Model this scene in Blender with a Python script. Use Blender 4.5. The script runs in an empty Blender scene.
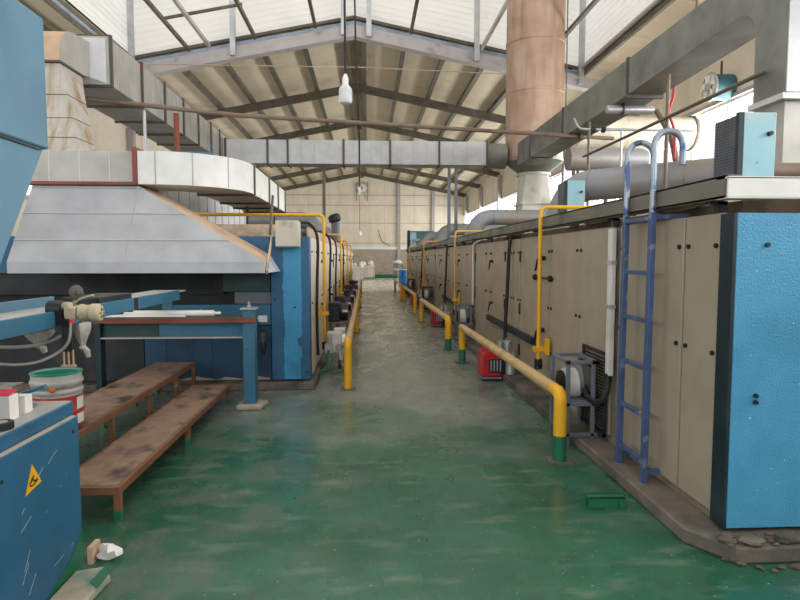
import bpy, math, random
from mathutils import Vector, Matrix
random.seed(7)
SC = bpy.context.scene
COL = SC.collection
R = math.radians

# ------------------------------------------------------------------ camera
cam = bpy.data.cameras.new('camera')
cam.sensor_fit = 'HORIZONTAL'; cam.sensor_width = 36.0; cam.lens = 27.0
cam.clip_start = 0.05; cam.clip_end = 300
co = bpy.data.objects.new('camera', cam); COL.objects.link(co)
co.location = (0, 0, 1.6); co.rotation_euler = (R(86.0), 0, R(-3.15))
SC.camera = co

# ------------------------------------------------------------------ light
def setup_world():
    w = bpy.data.worlds.new('sky'); SC.world = w; w.use_nodes = True
    nt = w.node_tree; nt.nodes.clear()
    o = nt.nodes.new('ShaderNodeOutputWorld'); b = nt.nodes.new('ShaderNodeBackground')
    b.inputs['Color'].default_value = (0.93, 0.96, 1.0, 1); b.inputs['Strength'].default_value = 1.4
    nt.links.new(b.outputs[0], o.inputs[0])
setup_world()

def area(name, loc, rot, sx, sy, power, color=(1, 1, 1), spread=180):
    l = bpy.data.lights.new(name, 'AREA'); l.shape = 'RECTANGLE'; l.size = sx; l.size_y = sy
    l.energy = power; l.color = color; l.spread = R(spread)
    o = bpy.data.objects.new(name, l); COL.objects.link(o)
    o.location = loc; o.rotation_euler = rot
    return o
area('lantern_daylight', (-0.15, 8.0, 9.75), (0, 0, 0), 11.5, 17.0, 400, (1, 0.98, 0.95))
area('gate_daylight', (-2.4, -3.6, 3.2), (R(80), 0, R(-12)), 8.0, 5.0, 210, (0.97, 0.99, 1.0))
area('window_daylight_east', (8.25, 21.0, 4.1), (0, R(90), 0), 1.7, 52.0, 3600, (1, 0.99, 0.97))
area('window_daylight_west', (-9.1, 21.0, 4.0), (0, R(-90), 0), 1.7, 52.0, 700, (1, 0.98, 0.95))
vs = SC.view_settings
vs.view_transform = 'Standard'; vs.look = 'None'; vs.gamma = 1.0; vs.use_curve_mapping = False
vs.exposure = 0.12

# ------------------------------------------------------------------ mesh builder
class MB:
    def __init__(s): s.v = []; s.f = []
    def add(s, vs, fs):
        b = len(s.v); s.v += [Vector(p) for p in vs]; s.f += [tuple(b + i for i in f) for f in fs]; return s
    def box(s, x0, y0, z0, x1, y1, z1):
        x0, x1 = sorted((x0, x1)); y0, y1 = sorted((y0, y1)); z0, z1 = sorted((z0, z1))
        return s.add([(x0,y0,z0),(x1,y0,z0),(x1,y1,z0),(x0,y1,z0),(x0,y0,z1),(x1,y0,z1),(x1,y1,z1),(x0,y1,z1)],
                     [(0,3,2,1),(4,5,6,7),(0,1,5,4),(1,2,6,5),(2,3,7,6),(3,0,4,7)])
    def hexa(s, a, b):
        """two matching polygons (lists of points) joined into a solid"""
        n = len(a)
        # orient so that normals point outward
        vs = list(a) + list(b)
        fs = [tuple(range(n))[::-1], tuple(range(n, 2*n))] + [(i, (i+1) % n, n+(i+1) % n, n+i) for i in range(n)]
        c = sum((Vector(p) for p in vs), Vector())/len(vs)
        p0, p1, p2 = Vector(vs[0]), Vector(vs[1]), Vector(vs[2])
        nrm = (p1-p0).cross(p2-p0)
        if nrm.dot(p0-c) > 0: fs = [f[::-1] for f in fs]
        return s.add(vs, fs)
    def prism(s, poly, off):
        off = Vector(off)
        return s.hexa([Vector(p) for p in poly], [Vector(p)+off for p in poly])
    def bar(s, p0, p1, w, h, up=(0, 0, 1)):
        p0, p1 = Vector(p0), Vector(p1); d = (p1-p0).normalized(); up = Vector(up)
        if abs(d.dot(up)) > .98: up = Vector((0, 1, 0))
        x = d.cross(up).normalized()*w/2; y = x.cross(d).normalized()*h/2
        return s.hexa([p0-x-y, p0+x-y, p0+x+y, p0-x+y], [p1-x-y, p1+x-y, p1+x+y, p1-x+y])
    def tube(s, pts, r, n=12, caps=True, closed=False):
        pts = [Vector(p) for p in pts]; m = len(pts)
        rs = r if isinstance(r, (list, tuple)) else [r]*m
        T = []
        for i in range(m):
            a = pts[i-1] if (i > 0 or closed) else pts[i]; b = pts[(i+1) % m] if (i < m-1 or closed) else pts[i]
            T.append((b-a).normalized())
        u = T[0].orthogonal().normalized(); vs = []; fs = []
        for i in range(m):
            u = (u-T[i]*u.dot(T[i])).normalized(); w = T[i].cross(u)
            for k in range(n):
                a = 2*math.pi*k/n; vs.append(pts[i]+(u*math.cos(a)+w*math.sin(a))*rs[i])
        for i in range(m if closed else m-1):
            j = (i+1) % m
            for k in range(n):
                l = (k+1) % n; fs.append((i*n+k, i*n+l, j*n+l, j*n+k))
        if caps and not closed:
            fs.append(tuple(range(n))[::-1]); fs.append(tuple((m-1)*n+k for k in range(n)))
        return s.add(vs, fs)
    def cyl(s, p0, p1, r0, r1=None, n=20):
        return s.tube([p0, p1], [r0, r0 if r1 is None else r1], n)
    def lathe(s, o, axis, prof, n=24):
        """profile of (radius, distance along the axis)"""
        o = Vector(o); ax = Vector(axis).normalized(); u = ax.orthogonal().normalized(); w = ax.cross(u)
        vs = []; fs = []
        for r, h in prof:
            for k in range(n):
                a = 2*math.pi*k/n; vs.append(o+ax*h+(u*math.cos(a)+w*math.sin(a))*max(r, 1e-4))
        for i in range(len(prof)-1):
            for k in range(n):
                l = (k+1) % n; fs.append((i*n+k, i*n+l, (i+1)*n+l, (i+1)*n+k))
        fs.append(tuple(range(n))[::-1]); fs.append(tuple((len(prof)-1)*n+k for k in range(n)))
        return s.add(vs, fs)
    def loft(s, rings, caps=True):
        n = len(rings[0]); vs = [p for r in rings for p in r]; fs = []
        for i in range(len(rings)-1):
            for k in range(n):
                l = (k+1) % n; fs.append((i*n+k, i*n+l, (i+1)*n+l, (i+1)*n+k))
        if caps: fs += [tuple(range(n))[::-1], tuple((len(rings)-1)*n+k for k in range(n))]
        return s.add(vs, fs)
    def lump(s, c, rx, ry, rz, seed=0, n=10, m=6, amp=.25):
        rnd = random.Random(seed); rings = []
        for i in range(m+1):
            t = math.pi*i/m; ring = []
            for k in range(n):
                a = 2*math.pi*k/n; q = 1+amp*(rnd.random()-.5)*2
                ring.append((c[0]+rx*q*math.sin(t)*math.cos(a)+1e-4*math.cos(a), c[1]+ry*q*math.sin(t)*math.sin(a)+1e-4*math.sin(a), c[2]+rz*math.cos(t)*(-1)*(1+amp*.4*(rnd.random()-.5))))
            rings.append(ring)
        return s.loft(rings)

def bend(pts, r, n=6):
    pts = [Vector(p) for p in pts]; out = [pts[0]]
    for i in range(1, len(pts)-1):
        a, b, c = pts[i-1], pts[i], pts[i+1]
        d1 = (a-b).normalized(); d2 = (c-b).normalized()
        rr = min(r, (a-b).length*.49, (c-b).length*.49)
        for k in range(n+1):
            t = k/n; p = b+d1*rr; q = b+d2*rr
            out.append((1-t)**2*p+2*t*(1-t)*b+t*t*q)
    out.append(pts[-1]); return out
def spline(pts, n=8):
    P = [Vector(p) for p in pts]; P = [2*P[0]-P[1]]+P+[2*P[-1]-P[-2]]; out = []
    for i in range(1, len(P)-2):
        for k in range(n):
            t = k/n; a, b, c, d = P[i-1:i+3]
            out.append(.5*((2*b)+(c-a)*t+(2*a-5*b+4*c-d)*t*t+(3*b-a-3*c+d)*t**3))
    out.append(P[-2]); return out

ROOTLOC = {}
def mesh_obj(name, mb, mat, origin, bev=0.0, smooth=True):
    me = bpy.data.meshes.new(name); o = Vector(origin)
    me.from_pydata([tuple(v-o) for v in mb.v], [], mb.f); me.update()
    import bmesh as _b
    bm = _b.new(); bm.from_mesh(me); _b.ops.recalc_face_normals(bm, faces=bm.faces); bm.to_mesh(me); bm.free()
    me.materials.append(mat)
    if smooth:
        me.shade_smooth(); me.set_sharp_from_angle(angle=R(38))
    ob = bpy.data.objects.new(name, me); COL.objects.link(ob)
    if bev:
        m = ob.modifiers.new('bevel', 'BEVEL'); m.width = bev; m.segments = 2; m.limit_method = 'ANGLE'; m.angle_limit = R(40)
    return ob
def thing(name, label, cat, loc, group=None):
    o = bpy.data.objects.new(name, None); COL.objects.link(o); o.location = loc; o.empty_display_size = .1
    o['label'] = label; o['category'] = cat
    if group: o['group'] = group
    ROOTLOC[o.name] = Vector(loc); return o
def part(name, mb, mat, parent, bev=0.0, label=None):
    org = ROOTLOC[parent.name]
    ob = mesh_obj(name, mb, mat, org, bev); ob.parent = parent; ROOTLOC[ob.name] = org
    if label: ob['label'] = label
    return ob
def solo(name, mb, mat, label, cat, group=None, bev=0.0):
    xs = [v.x for v in mb.v]; ys = [v.y for v in mb.v]; zs = [v.z for v in mb.v]
    org = ((min(xs)+max(xs))/2, (min(ys)+max(ys))/2, min(zs))
    ob = mesh_obj(name, mb, mat, (0, 0, 0), bev)
    ob.data.transform(Matrix.Translation(-Vector(org))); ob.location = org; ROOTLOC[ob.name] = Vector((0,0,0)) if False else Vector(org)
    ob['label'] = label; ob['category'] = cat
    if group: ob['group'] = group
    return ob
def struct(name, mb, mat, bev=0.0):
    ob = mesh_obj(name, mb, mat, (0, 0, 0), bev); ob['kind'] = 'structure'; ROOTLOC[ob.name] = Vector((0, 0, 0)); return ob
def copy_tree(o, delta, label=None, name=None):
    c = o.copy(); COL.objects.link(c); c.location = Vector(o.location)+Vector(delta)
    if label: c['label'] = label
    ROOTLOC[c.name] = Vector(c.location)
    for ch in list(o.children):
        d = ch.copy(); COL.objects.link(d); d.parent = c
        for g in list(ch.children):
            e = g.copy(); COL.objects.link(e); e.parent = d
    return c

# ------------------------------------------------------------------ materials
def lin(h):
    h = h.lstrip('#'); c = [int(h[i:i+2], 16)/255 for i in (0, 2, 4)]
    return tuple(x/12.92 if x <= .04045 else ((x+.055)/1.055)**2.4 for x in c)+(1,)
def pmat(name, base, rough=.55, metal=0.0, tone=None, tone_scale=3.0, tone_amt=.35, dirt=None, dirt_scale=2.5, dirt_lo=.55, dirt_hi=.75,
         dirt_stretch=(1, 1, 1), chip=None, chip_scale=25, chip_lo=.68, bump=0.0, bump_scale=40, spec=.4, rough_var=.1):
    m = bpy.data.materials.new(name); m.use_nodes = True; nt = m.node_tree; N = nt.nodes; L = nt.links
    b = N['Principled BSDF']; b.inputs['Roughness'].default_value = rough; b.inputs['Metallic'].default_value = metal
    b.inputs['Specular IOR Level'].default_value = spec
    geo = N.new('ShaderNodeNewGeometry')
    def noise(scale, detail=5, stretch=None):
        n = N.new('ShaderNodeTexNoise'); n.inputs['Scale'].default_value = scale; n.inputs['Detail'].default_value = detail
        if stretch and stretch != (1, 1, 1):
            mp = N.new('ShaderNodeMapping'); mp.inputs['Scale'].default_value = stretch
            L.new(geo.outputs['Position'], mp.inputs['Vector']); L.new(mp.outputs[0], n.inputs['Vector'])
        else: L.new(geo.outputs['Position'], n.inputs['Vector'])
        return n.outputs['Fac']
    def ramp(fac, lo, hi):
        r = N.new('ShaderNodeMapRange'); r.inputs['From Min'].default_value = lo; r.inputs['From Max'].default_value = hi
        L.new(fac, r.inputs['Value']); return r.outputs['Result']
    def mix(fac, a, c):
        x = N.new('ShaderNodeMix'); x.data_type = 'RGBA'
        if isinstance(fac, float): x.inputs[0].default_value = fac
        else: L.new(fac, x.inputs[0])
        for i, q in ((6, a), (7, c)):
            if isinstance(q, tuple): x.inputs[i].default_value = q
            else: L.new(q, x.inputs[i])
        return x.outputs[2]
    base = lin(base) if isinstance(base, str) else base
    t = lin(tone) if tone else tuple(min(1, x*(1-tone_amt)) for x in base[:3])+(1,)
    nz = noise(tone_scale)
    col = mix(ramp(nz, .35, .7), base, t)
    if dirt:
        dn = ramp(noise(dirt_scale, 8, dirt_stretch), dirt_lo, dirt_hi); col = mix(dn, col, lin(dirt))
    if chip:
        cn = ramp(noise(chip_scale, 3), chip_lo, chip_lo+.02); col = mix(cn, col, lin(chip))
    L.new(col, b.inputs['Base Color'])
    if rough_var:
        rr = N.new('ShaderNodeMapRange'); rr.inputs['To Min'].default_value = max(.05, rough-rough_var); rr.inputs['To Max'].default_value = min(1, rough+rough_var)
        L.new(nz, rr.inputs['Value']); L.new(rr.outputs[0], b.inputs['Roughness'])
    if bump:
        bp = N.new('ShaderNodeBump'); bp.inputs['Strength'].default_value = bump; bp.inputs['Distance'].default_value = .01
        L.new(noise(bump_scale, 3), bp.inputs['Height']); L.new(bp.outputs[0], b.inputs['Normal'])
    return m
M = {}
M['cream'] = pmat('cream_enamel', '#9f9280', .48, tone='#968976', dirt='#786b5b', dirt_scale=1.4, dirt_lo=.58, dirt_hi=.92)
M['cream_dark'] = pmat('cream_frame', '#8b8070', .55, dirt='#574e42', dirt_scale=3)
M['wallcream'] = pmat('cream_wall_panel', '#e2d9c8', .75, tone='#dacfbc', tone_scale=2, dirt='#c0b39b', dirt_scale=.8, dirt_lo=.55, dirt_hi=.9, dirt_stretch=(1, 1, .25))
M['plaster'] = pmat('grey_plaster', '#b0a496', .9, tone='#9d9184', tone_scale=6, dirt='#857a6e', dirt_scale=2, bump=.3)
M['ceil'] = pmat('tan_roof_lining', '#d3c7ae', .8, tone='#cabda2', tone_scale=1.2, dirt='#a8997c', dirt_scale=1.4, dirt_lo=.58, dirt_hi=.85)
M['white_clad'] = pmat('white_cladding', '#e9e9e6', .5, tone='#dcdcd8', tone_scale=1.0, dirt='#b8b4a8', dirt_scale=1.1, dirt_lo=.62, dirt_hi=.9)
M['steel_dark'] = pmat('dark_olive_steel', '#625b4d', .6, tone='#504a3e', dirt='#3f3a31')
M['steel_light'] = pmat('pale_grey_steel', '#aca6a5', .55, tone='#a29c9b', dirt='#8f857e', dirt_scale=3, dirt_lo=.62)
M['silver'] = pmat('silver_steel', '#bfc0c2', .38, .55, tone='#a4a6a9')
M['bluegrey'] = pmat('pale_blue_flashing', '#93a3b4', .4, .1)
M['galv'] = pmat('galvanised_sheet', '#c3c4c6', .5, .12, tone='#b7b8bb', tone_scale=6, dirt='#9d9c99', dirt_scale=1.3, dirt_lo=.55, dirt_hi=.9)
M['galv_dull'] = pmat('dull_galvanised_sheet', '#aeaca6', .5, .12, tone='#a09e98', tone_scale=4, dirt='#86827a', dirt_scale=1.2, dirt_lo=.52, dirt_hi=.85)
M['galv_grey'] = pmat('grey_duct_sheet', '#868880', .5, .3, tone='#72746c', tone_scale=3, dirt='#5f6058', dirt_scale=1.5, dirt_lo=.5, dirt_hi=.85)
M['galv_stain'] = pmat('rust_stained_sheet', '#b7b2aa', .55, .05, tone='#a8a299', tone_scale=6, dirt='#93794f', dirt_scale=1.0, dirt_lo=.48, dirt_hi=.72, dirt_stretch=(11, 5, .3), chip='#8d8577', chip_scale=14, chip_lo=.7)
M['seam'] = pmat('dark_seam_steel', '#5d5a54', .55, .3, dirt='#7a4a30', dirt_scale=6, dirt_lo=.55)
M['rust'] = pmat('red_primer_steel', '#8a4536', .7, tone='#6b3a30', dirt='#5a463c', dirt_scale=5)
M['rustpipe'] = pmat('brown_pipe_paint', '#7d6c5d', .6, tone='#6b594b', dirt='#5d4a3e', dirt_scale=4)
M['tanprimer'] = pmat('tan_primer', '#c3a68c', .65, tone='#b0937a', dirt='#927a66')
M['chimney'] = pmat('copper_brown_stack', '#b39a88', .5, .25, tone='#a3846f', tone_scale=2.0, dirt='#85644f', dirt_scale=2.2, dirt_lo=.48, dirt_hi=.8, dirt_stretch=(2.5, 2.5, .3))
M['concrete_pipe'] = pmat('pale_grey_hopper', '#c9c7bd', .55, .1, tone='#b5b3a8', dirt='#98958a')
M['duct_round'] = pmat('grey_round_duct', '#8e9092', .5, .2, tone='#7c7f82', tone_scale=2, dirt='#9a8a78', dirt_scale=1.2, dirt_lo=.5, dirt_hi=.8)
M['duct_cream'] = pmat('cream_round_duct', '#dcd5c2', .55, tone='#cdc6b2', dirt='#b5ac95', dirt_scale=1.4)
M['blue_panel'] = pmat('hammered_blue_paint', '#4a90b2', .38, tone='#4287a9', tone_scale=5, dirt='#31708f', dirt_scale=1.3, dirt_lo=.52, dirt_hi=.8, chip='#a8cde0', chip_scale=45, chip_lo=.74, bump=.4, bump_scale=80)
M['navy'] = pmat('dark_navy_paint', '#15282f', .5, tone='#101f25', dirt='#25363b')
M['blue_mid'] = pmat('mid_blue_paint', '#356a84', .45, tone='#2f6077', tone_scale=2, dirt='#264f62', dirt_scale=1.6, dirt_lo=.55, dirt_hi=.8, chip='#9aa6aa', chip_scale=26, chip_lo=.74)
M['blue_desk'] = pmat('worn_blue_paint', '#2d6180', .42, tone='#285774', dirt='#204860', dirt_scale=2.2, dirt_lo=.52, dirt_hi=.8, chip='#a9b1b4', chip_scale=30, chip_lo=.745)
M['blue_light'] = pmat('pale_blue_paint', '#547a8f', .5, tone='#4e7488', tone_scale=2.5, dirt='#476a7d', dirt_scale=1.8, chip='#748d98', chip_scale=28, chip_lo=.745)
M['blue_patch'] = pmat('bright_blue_patch_paint', '#3b8fb8', .42, tone='#3686ae', dirt='#2d7396', chip='#1f5678', chip_scale=12, chip_lo=.72)
M['blue_old'] = pmat('old_blue_paint', '#2a5d82', .45, tone='#255374', dirt='#1d425e', dirt_scale=3, chip='#b9bdbb', chip_scale=18, chip_lo=.745)
M['blue_ladder'] = pmat('ladder_blue_paint', '#43577c', .45, tone='#39496a', tone_scale=6, dirt='#7f8892', dirt_scale=7, dirt_lo=.60, dirt_hi=.68)
M['bare_steel'] = pmat('bare_worn_steel', '#969ea6', .35, .5, tone='#737c88', dirt='#44567a', dirt_scale=7, dirt_lo=.55, dirt_hi=.62)
M['teal'] = pmat('pale_teal_paint', '#8fb9c2', .5, tone='#84adb7', dirt='#b0b9b3', dirt_scale=3, chip='#5d7780', chip_scale=16, chip_lo=.7)
M['teal_dark'] = pmat('dark_teal_paint', '#3f7078', .5)
M['yellow'] = pmat('yellow_gas_paint', '#e0a81f', .42, tone='#d49c1a', dirt='#a97a22', dirt_scale=6, dirt_lo=.62, dirt_hi=.85)
M['railtan'] = pmat('worn_tan_rail_paint', '#c4a678', .38, tone='#b99a6a', tone_scale=6, dirt='#a5855a', dirt_scale=3)
M['green_paint'] = pmat('green_floor_paint', '#1f6a4b', .45, tone='#1b5c41', dirt='#3d6b57')
M['wood'] = pmat('dusty_bench_board', '#8d7463', .8, tone='#7c6453', tone_scale=9, dirt='#3d332c', dirt_scale=4.5, dirt_lo=.52, dirt_hi=.68, dirt_stretch=(1, .6, 1), chip='#b09a86', chip_scale=40, chip_lo=.72, bump=.15)
M['woodedge'] = pmat('brown_bench_steel', '#80583f', .7, tone='#6b4733', dirt='#a08468', dirt_scale=6, dirt_lo=.6)
M['concrete'] = pmat('broken_concrete', '#70665c', .9, tone='#5b5249', tone_scale=6, dirt='#2f3a32', dirt_scale=2.5, dirt_lo=.46, dirt_hi=.68, bump=.6, bump_scale=25)
M['dustconcrete'] = pmat('dusty_concrete_foot', '#b7aa98', .9, tone='#9c8f7f', dirt='#5d7f72', dirt_scale=5, bump=.4)
M['black'] = pmat('black_rubber', '#1c1c1d', .55, tone='#141415')
M['blackmetal'] = pmat('black_metal', '#2b2c2e', .45, .2, tone='#1f2022', dirt='#4a4845')
M['inlet_blue'] = pmat('shaded_blue_paint', '#1d4560', .5, tone='#183a51', dirt='#122b3c', dirt_scale=2, chip='#8a9296', chip_scale=20, chip_lo=.75)  # inlet blue darkened: shade under the hood put into the colour
M['hood'] = pmat('hood_galvanised_sheet', '#a6a7ab', .45, .15, tone='#97989c', tone_scale=3.5, dirt='#86878a', dirt_scale=1.6, dirt_lo=.52, dirt_hi=.85)
M['channel'] = pmat('dusty_channel_steel', '#6f6b60', .6, tone='#5e5a50', dirt='#4c463c', dirt_scale=3)
M['galv_bright'] = pmat('bright_galvanised_sheet', '#d2d2cd', .5, .08, tone='#c6c6c1', tone_scale=5, dirt='#b3aea2', dirt_scale=1.3, dirt_lo=.55, dirt_hi=.9)
M['cream_lit'] = pmat('lit_cream_enamel', '#d6ccbc', .48, tone='#cabfae', dirt='#a3978a', dirt_scale=1.6, dirt_lo=.6, dirt_hi=.95)  # oven cream made paler: window light on the left row put into the colour
M['rubble'] = pmat('dark_rubble', '#5d554c', .95, tone='#45403a', tone_scale=20, bump=.8, bump_scale=60)
M['shadow_steel'] = pmat('dark_machine_interior', '#2b2f32', .7, tone='#202426', dirt='#3f3a35')
M['greyframe'] = pmat('grey_frame_paint', '#6b7078', .5, tone='#5d6269', dirt='#807a72', dirt_scale=5)
M['motor_beige'] = pmat('beige_motor_paint', '#b5a98e', .5, tone='#a6997d', dirt='#7a6d56', dirt_scale=12)
M['white_plastic'] = pmat('white_plastic', '#e6e3de', .45, tone='#dad6cf')
M['white_sheet'] = pmat('white_sheet_metal', '#d6d3cd', .4, tone='#c5c2bb', dirt='#a8a49b')
M['bag'] = pmat('translucent_white_bag', '#b9b5aa', .55, tone='#8f8b82', tone_scale=22)
M['red'] = pmat('red_burner_paint', '#c5222b', .4, tone='#b01d26', dirt='#7c2a2a', dirt_scale=5)
M['redhose'] = pmat('red_hose', '#d13a4c', .5)
M['greypanel'] = pmat('pale_grey_box', '#bdb7ab', .6, tone='#aea89b', dirt='#8b8477', dirt_scale=5)
M['insul'] = pmat('torn_insulation', '#c5b49a', .95, tone='#a08c70', tone_scale=9, bump=.6, bump_scale=30)
M['deck'] = pmat('brown_roof_deck', '#75654f', .85, tone='#54483a', dirt='#3a3128', dirt_scale=3, bump=.3)
M['paper'] = pmat('white_card', '#dedbd6', .7, tone='#cfccc6')
M['pink'] = pmat('pink_print', '#e2344f', .6)
M['sign_yellow'] = pmat('yellow_sign_paint', '#f2b51b', .45)
M['barrel_red'] = pmat('red_drum_band', '#b83429', .4)
M['barrel_green'] = pmat('green_drum_lining', '#1f8d72', .4, tone='#147058')
M['barrel_blue'] = pmat('blue_plastic_drum', '#2473b8', .4)
M['orange'] = pmat('orange_cap', '#d9822b', .45)
M['greycable'] = pmat('grey_cable_sheath', '#98948c', .5)
M['wirecolor'] = pmat('thin_pale_wire', '#b9a690', .6)
M['darkgreenpanel'] = pmat('dark_green_panel', '#22423f', .5, tone='#1a3431', dirt='#3a4f4a')

def mat_floor():
    m = bpy.data.materials.new('painted_concrete_floor'); m.use_nodes = True; nt = m.node_tree; N = nt.nodes; L = nt.links
    b = N['Principled BSDF']; geo = N.new('ShaderNodeNewGeometry'); sep = N.new('ShaderNodeSeparateXYZ'); L.new(geo.outputs['Position'], sep.inputs[0])
    def noise(scale, detail=6, stretch=None, rough=.55):
        n = N.new('ShaderNodeTexNoise'); n.inputs['Scale'].default_value = scale; n.inputs['Detail'].default_value = detail; n.inputs['Roughness'].default_value = rough
        if stretch:
            mp = N.new('ShaderNodeMapping'); mp.inputs['Scale'].default_value = stretch; L.new(geo.outputs['Position'], mp.inputs[0]); L.new(mp.outputs[0], n.inputs['Vector'])
        else: L.new(geo.outputs['Position'], n.inputs['Vector'])
        return n.outputs['Fac']
    def rng(v, a, c, d=0., e=1.):
        r = N.new('ShaderNodeMapRange'); r.interpolation_type = 'SMOOTHSTEP'
        for k, x in (('From Min', a), ('From Max', c), ('To Min', d), ('To Max', e)): r.inputs[k].default_value = x
        L.new(v, r.inputs['Value']); return r.outputs['Result']
    def math_(op, a, c):
        x = N.new('ShaderNodeMath'); x.operation = op
        for i, q in enumerate((a, c)):
            if isinstance(q, (int, float)): x.inputs[i].default_value = q
            else: L.new(q, x.inputs[i])
        return x.outputs[0]
    def mix(f, a, c):
        x = N.new('ShaderNodeMix'); x.data_type = 'RGBA'
        L.new(f, x.inputs[0])
        for i, q in ((6, a), (7, c)):
            if isinstance(q, str): x.inputs[i].default_value = lin(q)
            else: L.new(q, x.inputs[i])
        return x.outputs[2]
    green = mix(rng(noise(1.3), .35, .65), '#20543e', '#2e614a')
    green = mix(rng(noise(7, 8), .48, .72), green, '#2b5040')
    # worn grey-beige: grows along the hall, where the paint has been walked off
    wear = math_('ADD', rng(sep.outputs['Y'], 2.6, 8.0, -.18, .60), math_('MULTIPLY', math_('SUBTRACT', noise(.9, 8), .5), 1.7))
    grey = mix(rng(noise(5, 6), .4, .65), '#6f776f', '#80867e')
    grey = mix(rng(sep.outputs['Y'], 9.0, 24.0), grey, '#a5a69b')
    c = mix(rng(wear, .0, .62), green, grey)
    leftside = math_('MULTIPLY', rng(sep.outputs['X'], .3, -1.1), rng(noise(2.2, 9), .44, .62))
    c = mix(math_('MULTIPLY', leftside, .62), c, '#5f6658')
    c = mix(math_('MULTIPLY', rng(noise(5, 9, (.55, 1.5, 1)), .50, .78), rng(sep.outputs['Y'], 4.5, 9.0, .5, .25)), c, '#7b8373')
    c = mix(math_('MULTIPLY', rng(noise(3.1, 7, (1, .8, 1)), .62, .70), rng(sep.outputs['Y'], 4.0, 7.5, .8, 0.)), c, '#1f5a41')
    c = mix(math_('MULTIPLY', rng(noise(3.4, 6), .70, .76), rng(sep.outputs['Y'], 5.0, 8.0, .75, 0.)), c, '#a98f70')
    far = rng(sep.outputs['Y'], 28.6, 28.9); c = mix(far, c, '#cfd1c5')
    c = mix(math_('MULTIPLY', rng(noise(46, 3), .67, .72), rng(sep.outputs['Y'], 4.5, 9.0, .75, 0.)), c, '#a3aa9c')
    c = mix(math_('MULTIPLY', rng(noise(26, 3), .72, .745), rng(sep.outputs['Y'], 4.5, 9.0, 1., 0.)), c, '#27332a')
    L.new(c, b.inputs['Base Color'])
    rr = math_('ADD', rng(noise(1.6, 3, (1.4, .6, 1)), .3, .7, .14, .32), .04)
    L.new(rr, b.inputs['Roughness']); b.inputs['Specular IOR Level'].default_value = .5
    bp = N.new('ShaderNodeBump'); bp.inputs['Strength'].default_value = .03; bp.inputs['Distance'].default_value = .012
    L.new(noise(1.5, 2, (1, .5, 1)), bp.inputs['Height']); L.new(bp.outputs[0], b.inputs['Normal'])
    return m
def mat_glass():
    m = bpy.data.materials.new('window_glass'); m.use_nodes = True; nt = m.node_tree; N = nt.nodes; L = nt.links
    N.remove(N['Principled BSDF']); t = N.new('ShaderNodeBsdfTransparent'); g = N.new('ShaderNodeBsdfGlossy'); x = N.new('ShaderNodeMixShader')
    g.inputs['Roughness'].default_value = .05; x.inputs[0].default_value = .06
    L.new(t.outputs[0], x.inputs[1]); L.new(g.outputs[0], x.inputs[2]); L.new(x.outputs[0], N['Material Output'].inputs[0]); return m
def mat_emit(name, col, s):
    m = bpy.data.materials.new(name); m.use_nodes = True; b = m.node_tree.nodes['Principled BSDF']
    b.inputs['Base Color'].default_value = lin(col); b.inputs['Emission Color'].default_value = lin(col); b.inputs['Emission Strength'].default_value = s; return m
def mat_clad():
    m = pmat('translucent_white_cladding', '#ecebe7', .5, tone='#e2e1dc', tone_scale=1.0, dirt='#b9b5a9', dirt_scale=1.1, dirt_lo=.62, dirt_hi=.9)
    N = m.node_tree.nodes; L = m.node_tree.links; b = N['Principled BSDF']; o = N['Material Output']
    t = N.new('ShaderNodeBsdfTranslucent'); x = N.new('ShaderNodeMixShader'); x.inputs[0].default_value = .55
    t.inputs['Color'].default_value = lin('#ebe8e2'); L.new(b.outputs[0], x.inputs[1]); L.new(t.outputs[0], x.inputs[2]); L.new(x.outputs[0], o.inputs[0]); return m
M['clad'] = mat_clad()
M['floor'] = mat_floor(); M['glass'] = mat_glass(); M['bulb'] = pmat('frosted_bulb', '#e4e4e6', .3)

# ------------------------------------------------------------------ the hall
XW0, XW1, YB, YF = -8.8, 7.8, -4.0, 48.2      # side walls, open front gate side, end wall
RX = -.35
def roof_z(x): return 8.36-.2*abs(x-RX)        # underside of the roof lining
LX0, LX1, LY = -6.5, 6.2, 17.55                # raised lantern over the front bays

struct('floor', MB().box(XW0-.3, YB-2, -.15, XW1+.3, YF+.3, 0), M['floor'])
# end wall: plaster plinth, cream sheeting above
struct('wall_back', MB().box(XW0, YF, 2.35, XW1, YF+.2, 8.4), M['wallcream'])
struct('wall_back_lower', MB().box(XW0, YF-.06, 0, XW1, YF+.2, 2.3), M['plaster'])
struct('baseboard_back', MB().box(XW0, YF-.09, 0, XW1, YF-.06, .28), M['green_paint'])
struct('trim_1', MB().box(XW0, YF-.16, 2.28, XW1, YF+.02, 2.50), M['white_clad'])
for i, z in enumerate((2.75, 4.35, 5.75, 6.55)):
    struct('trim_%d' % (i+2), MB().box(XW0, YF-.03, z, XW1, YF+.01, z+.05), M['steel_light'])
for i in range(14):
    x = XW0+.6+i*1.2
    struct('trim_%d' % (i+10), MB().box(x, YF-.008, 2.5, x+.015, YF+.01, 7.9), M['tanprimer'])
# end wall columns
for x in (2.55, 5.3):
    struct('wall_column', MB().box(x-.12, YF-.22, 0, x+.12, YF-.02, roof_z(x)-.3), M['steel_light'])

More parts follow.
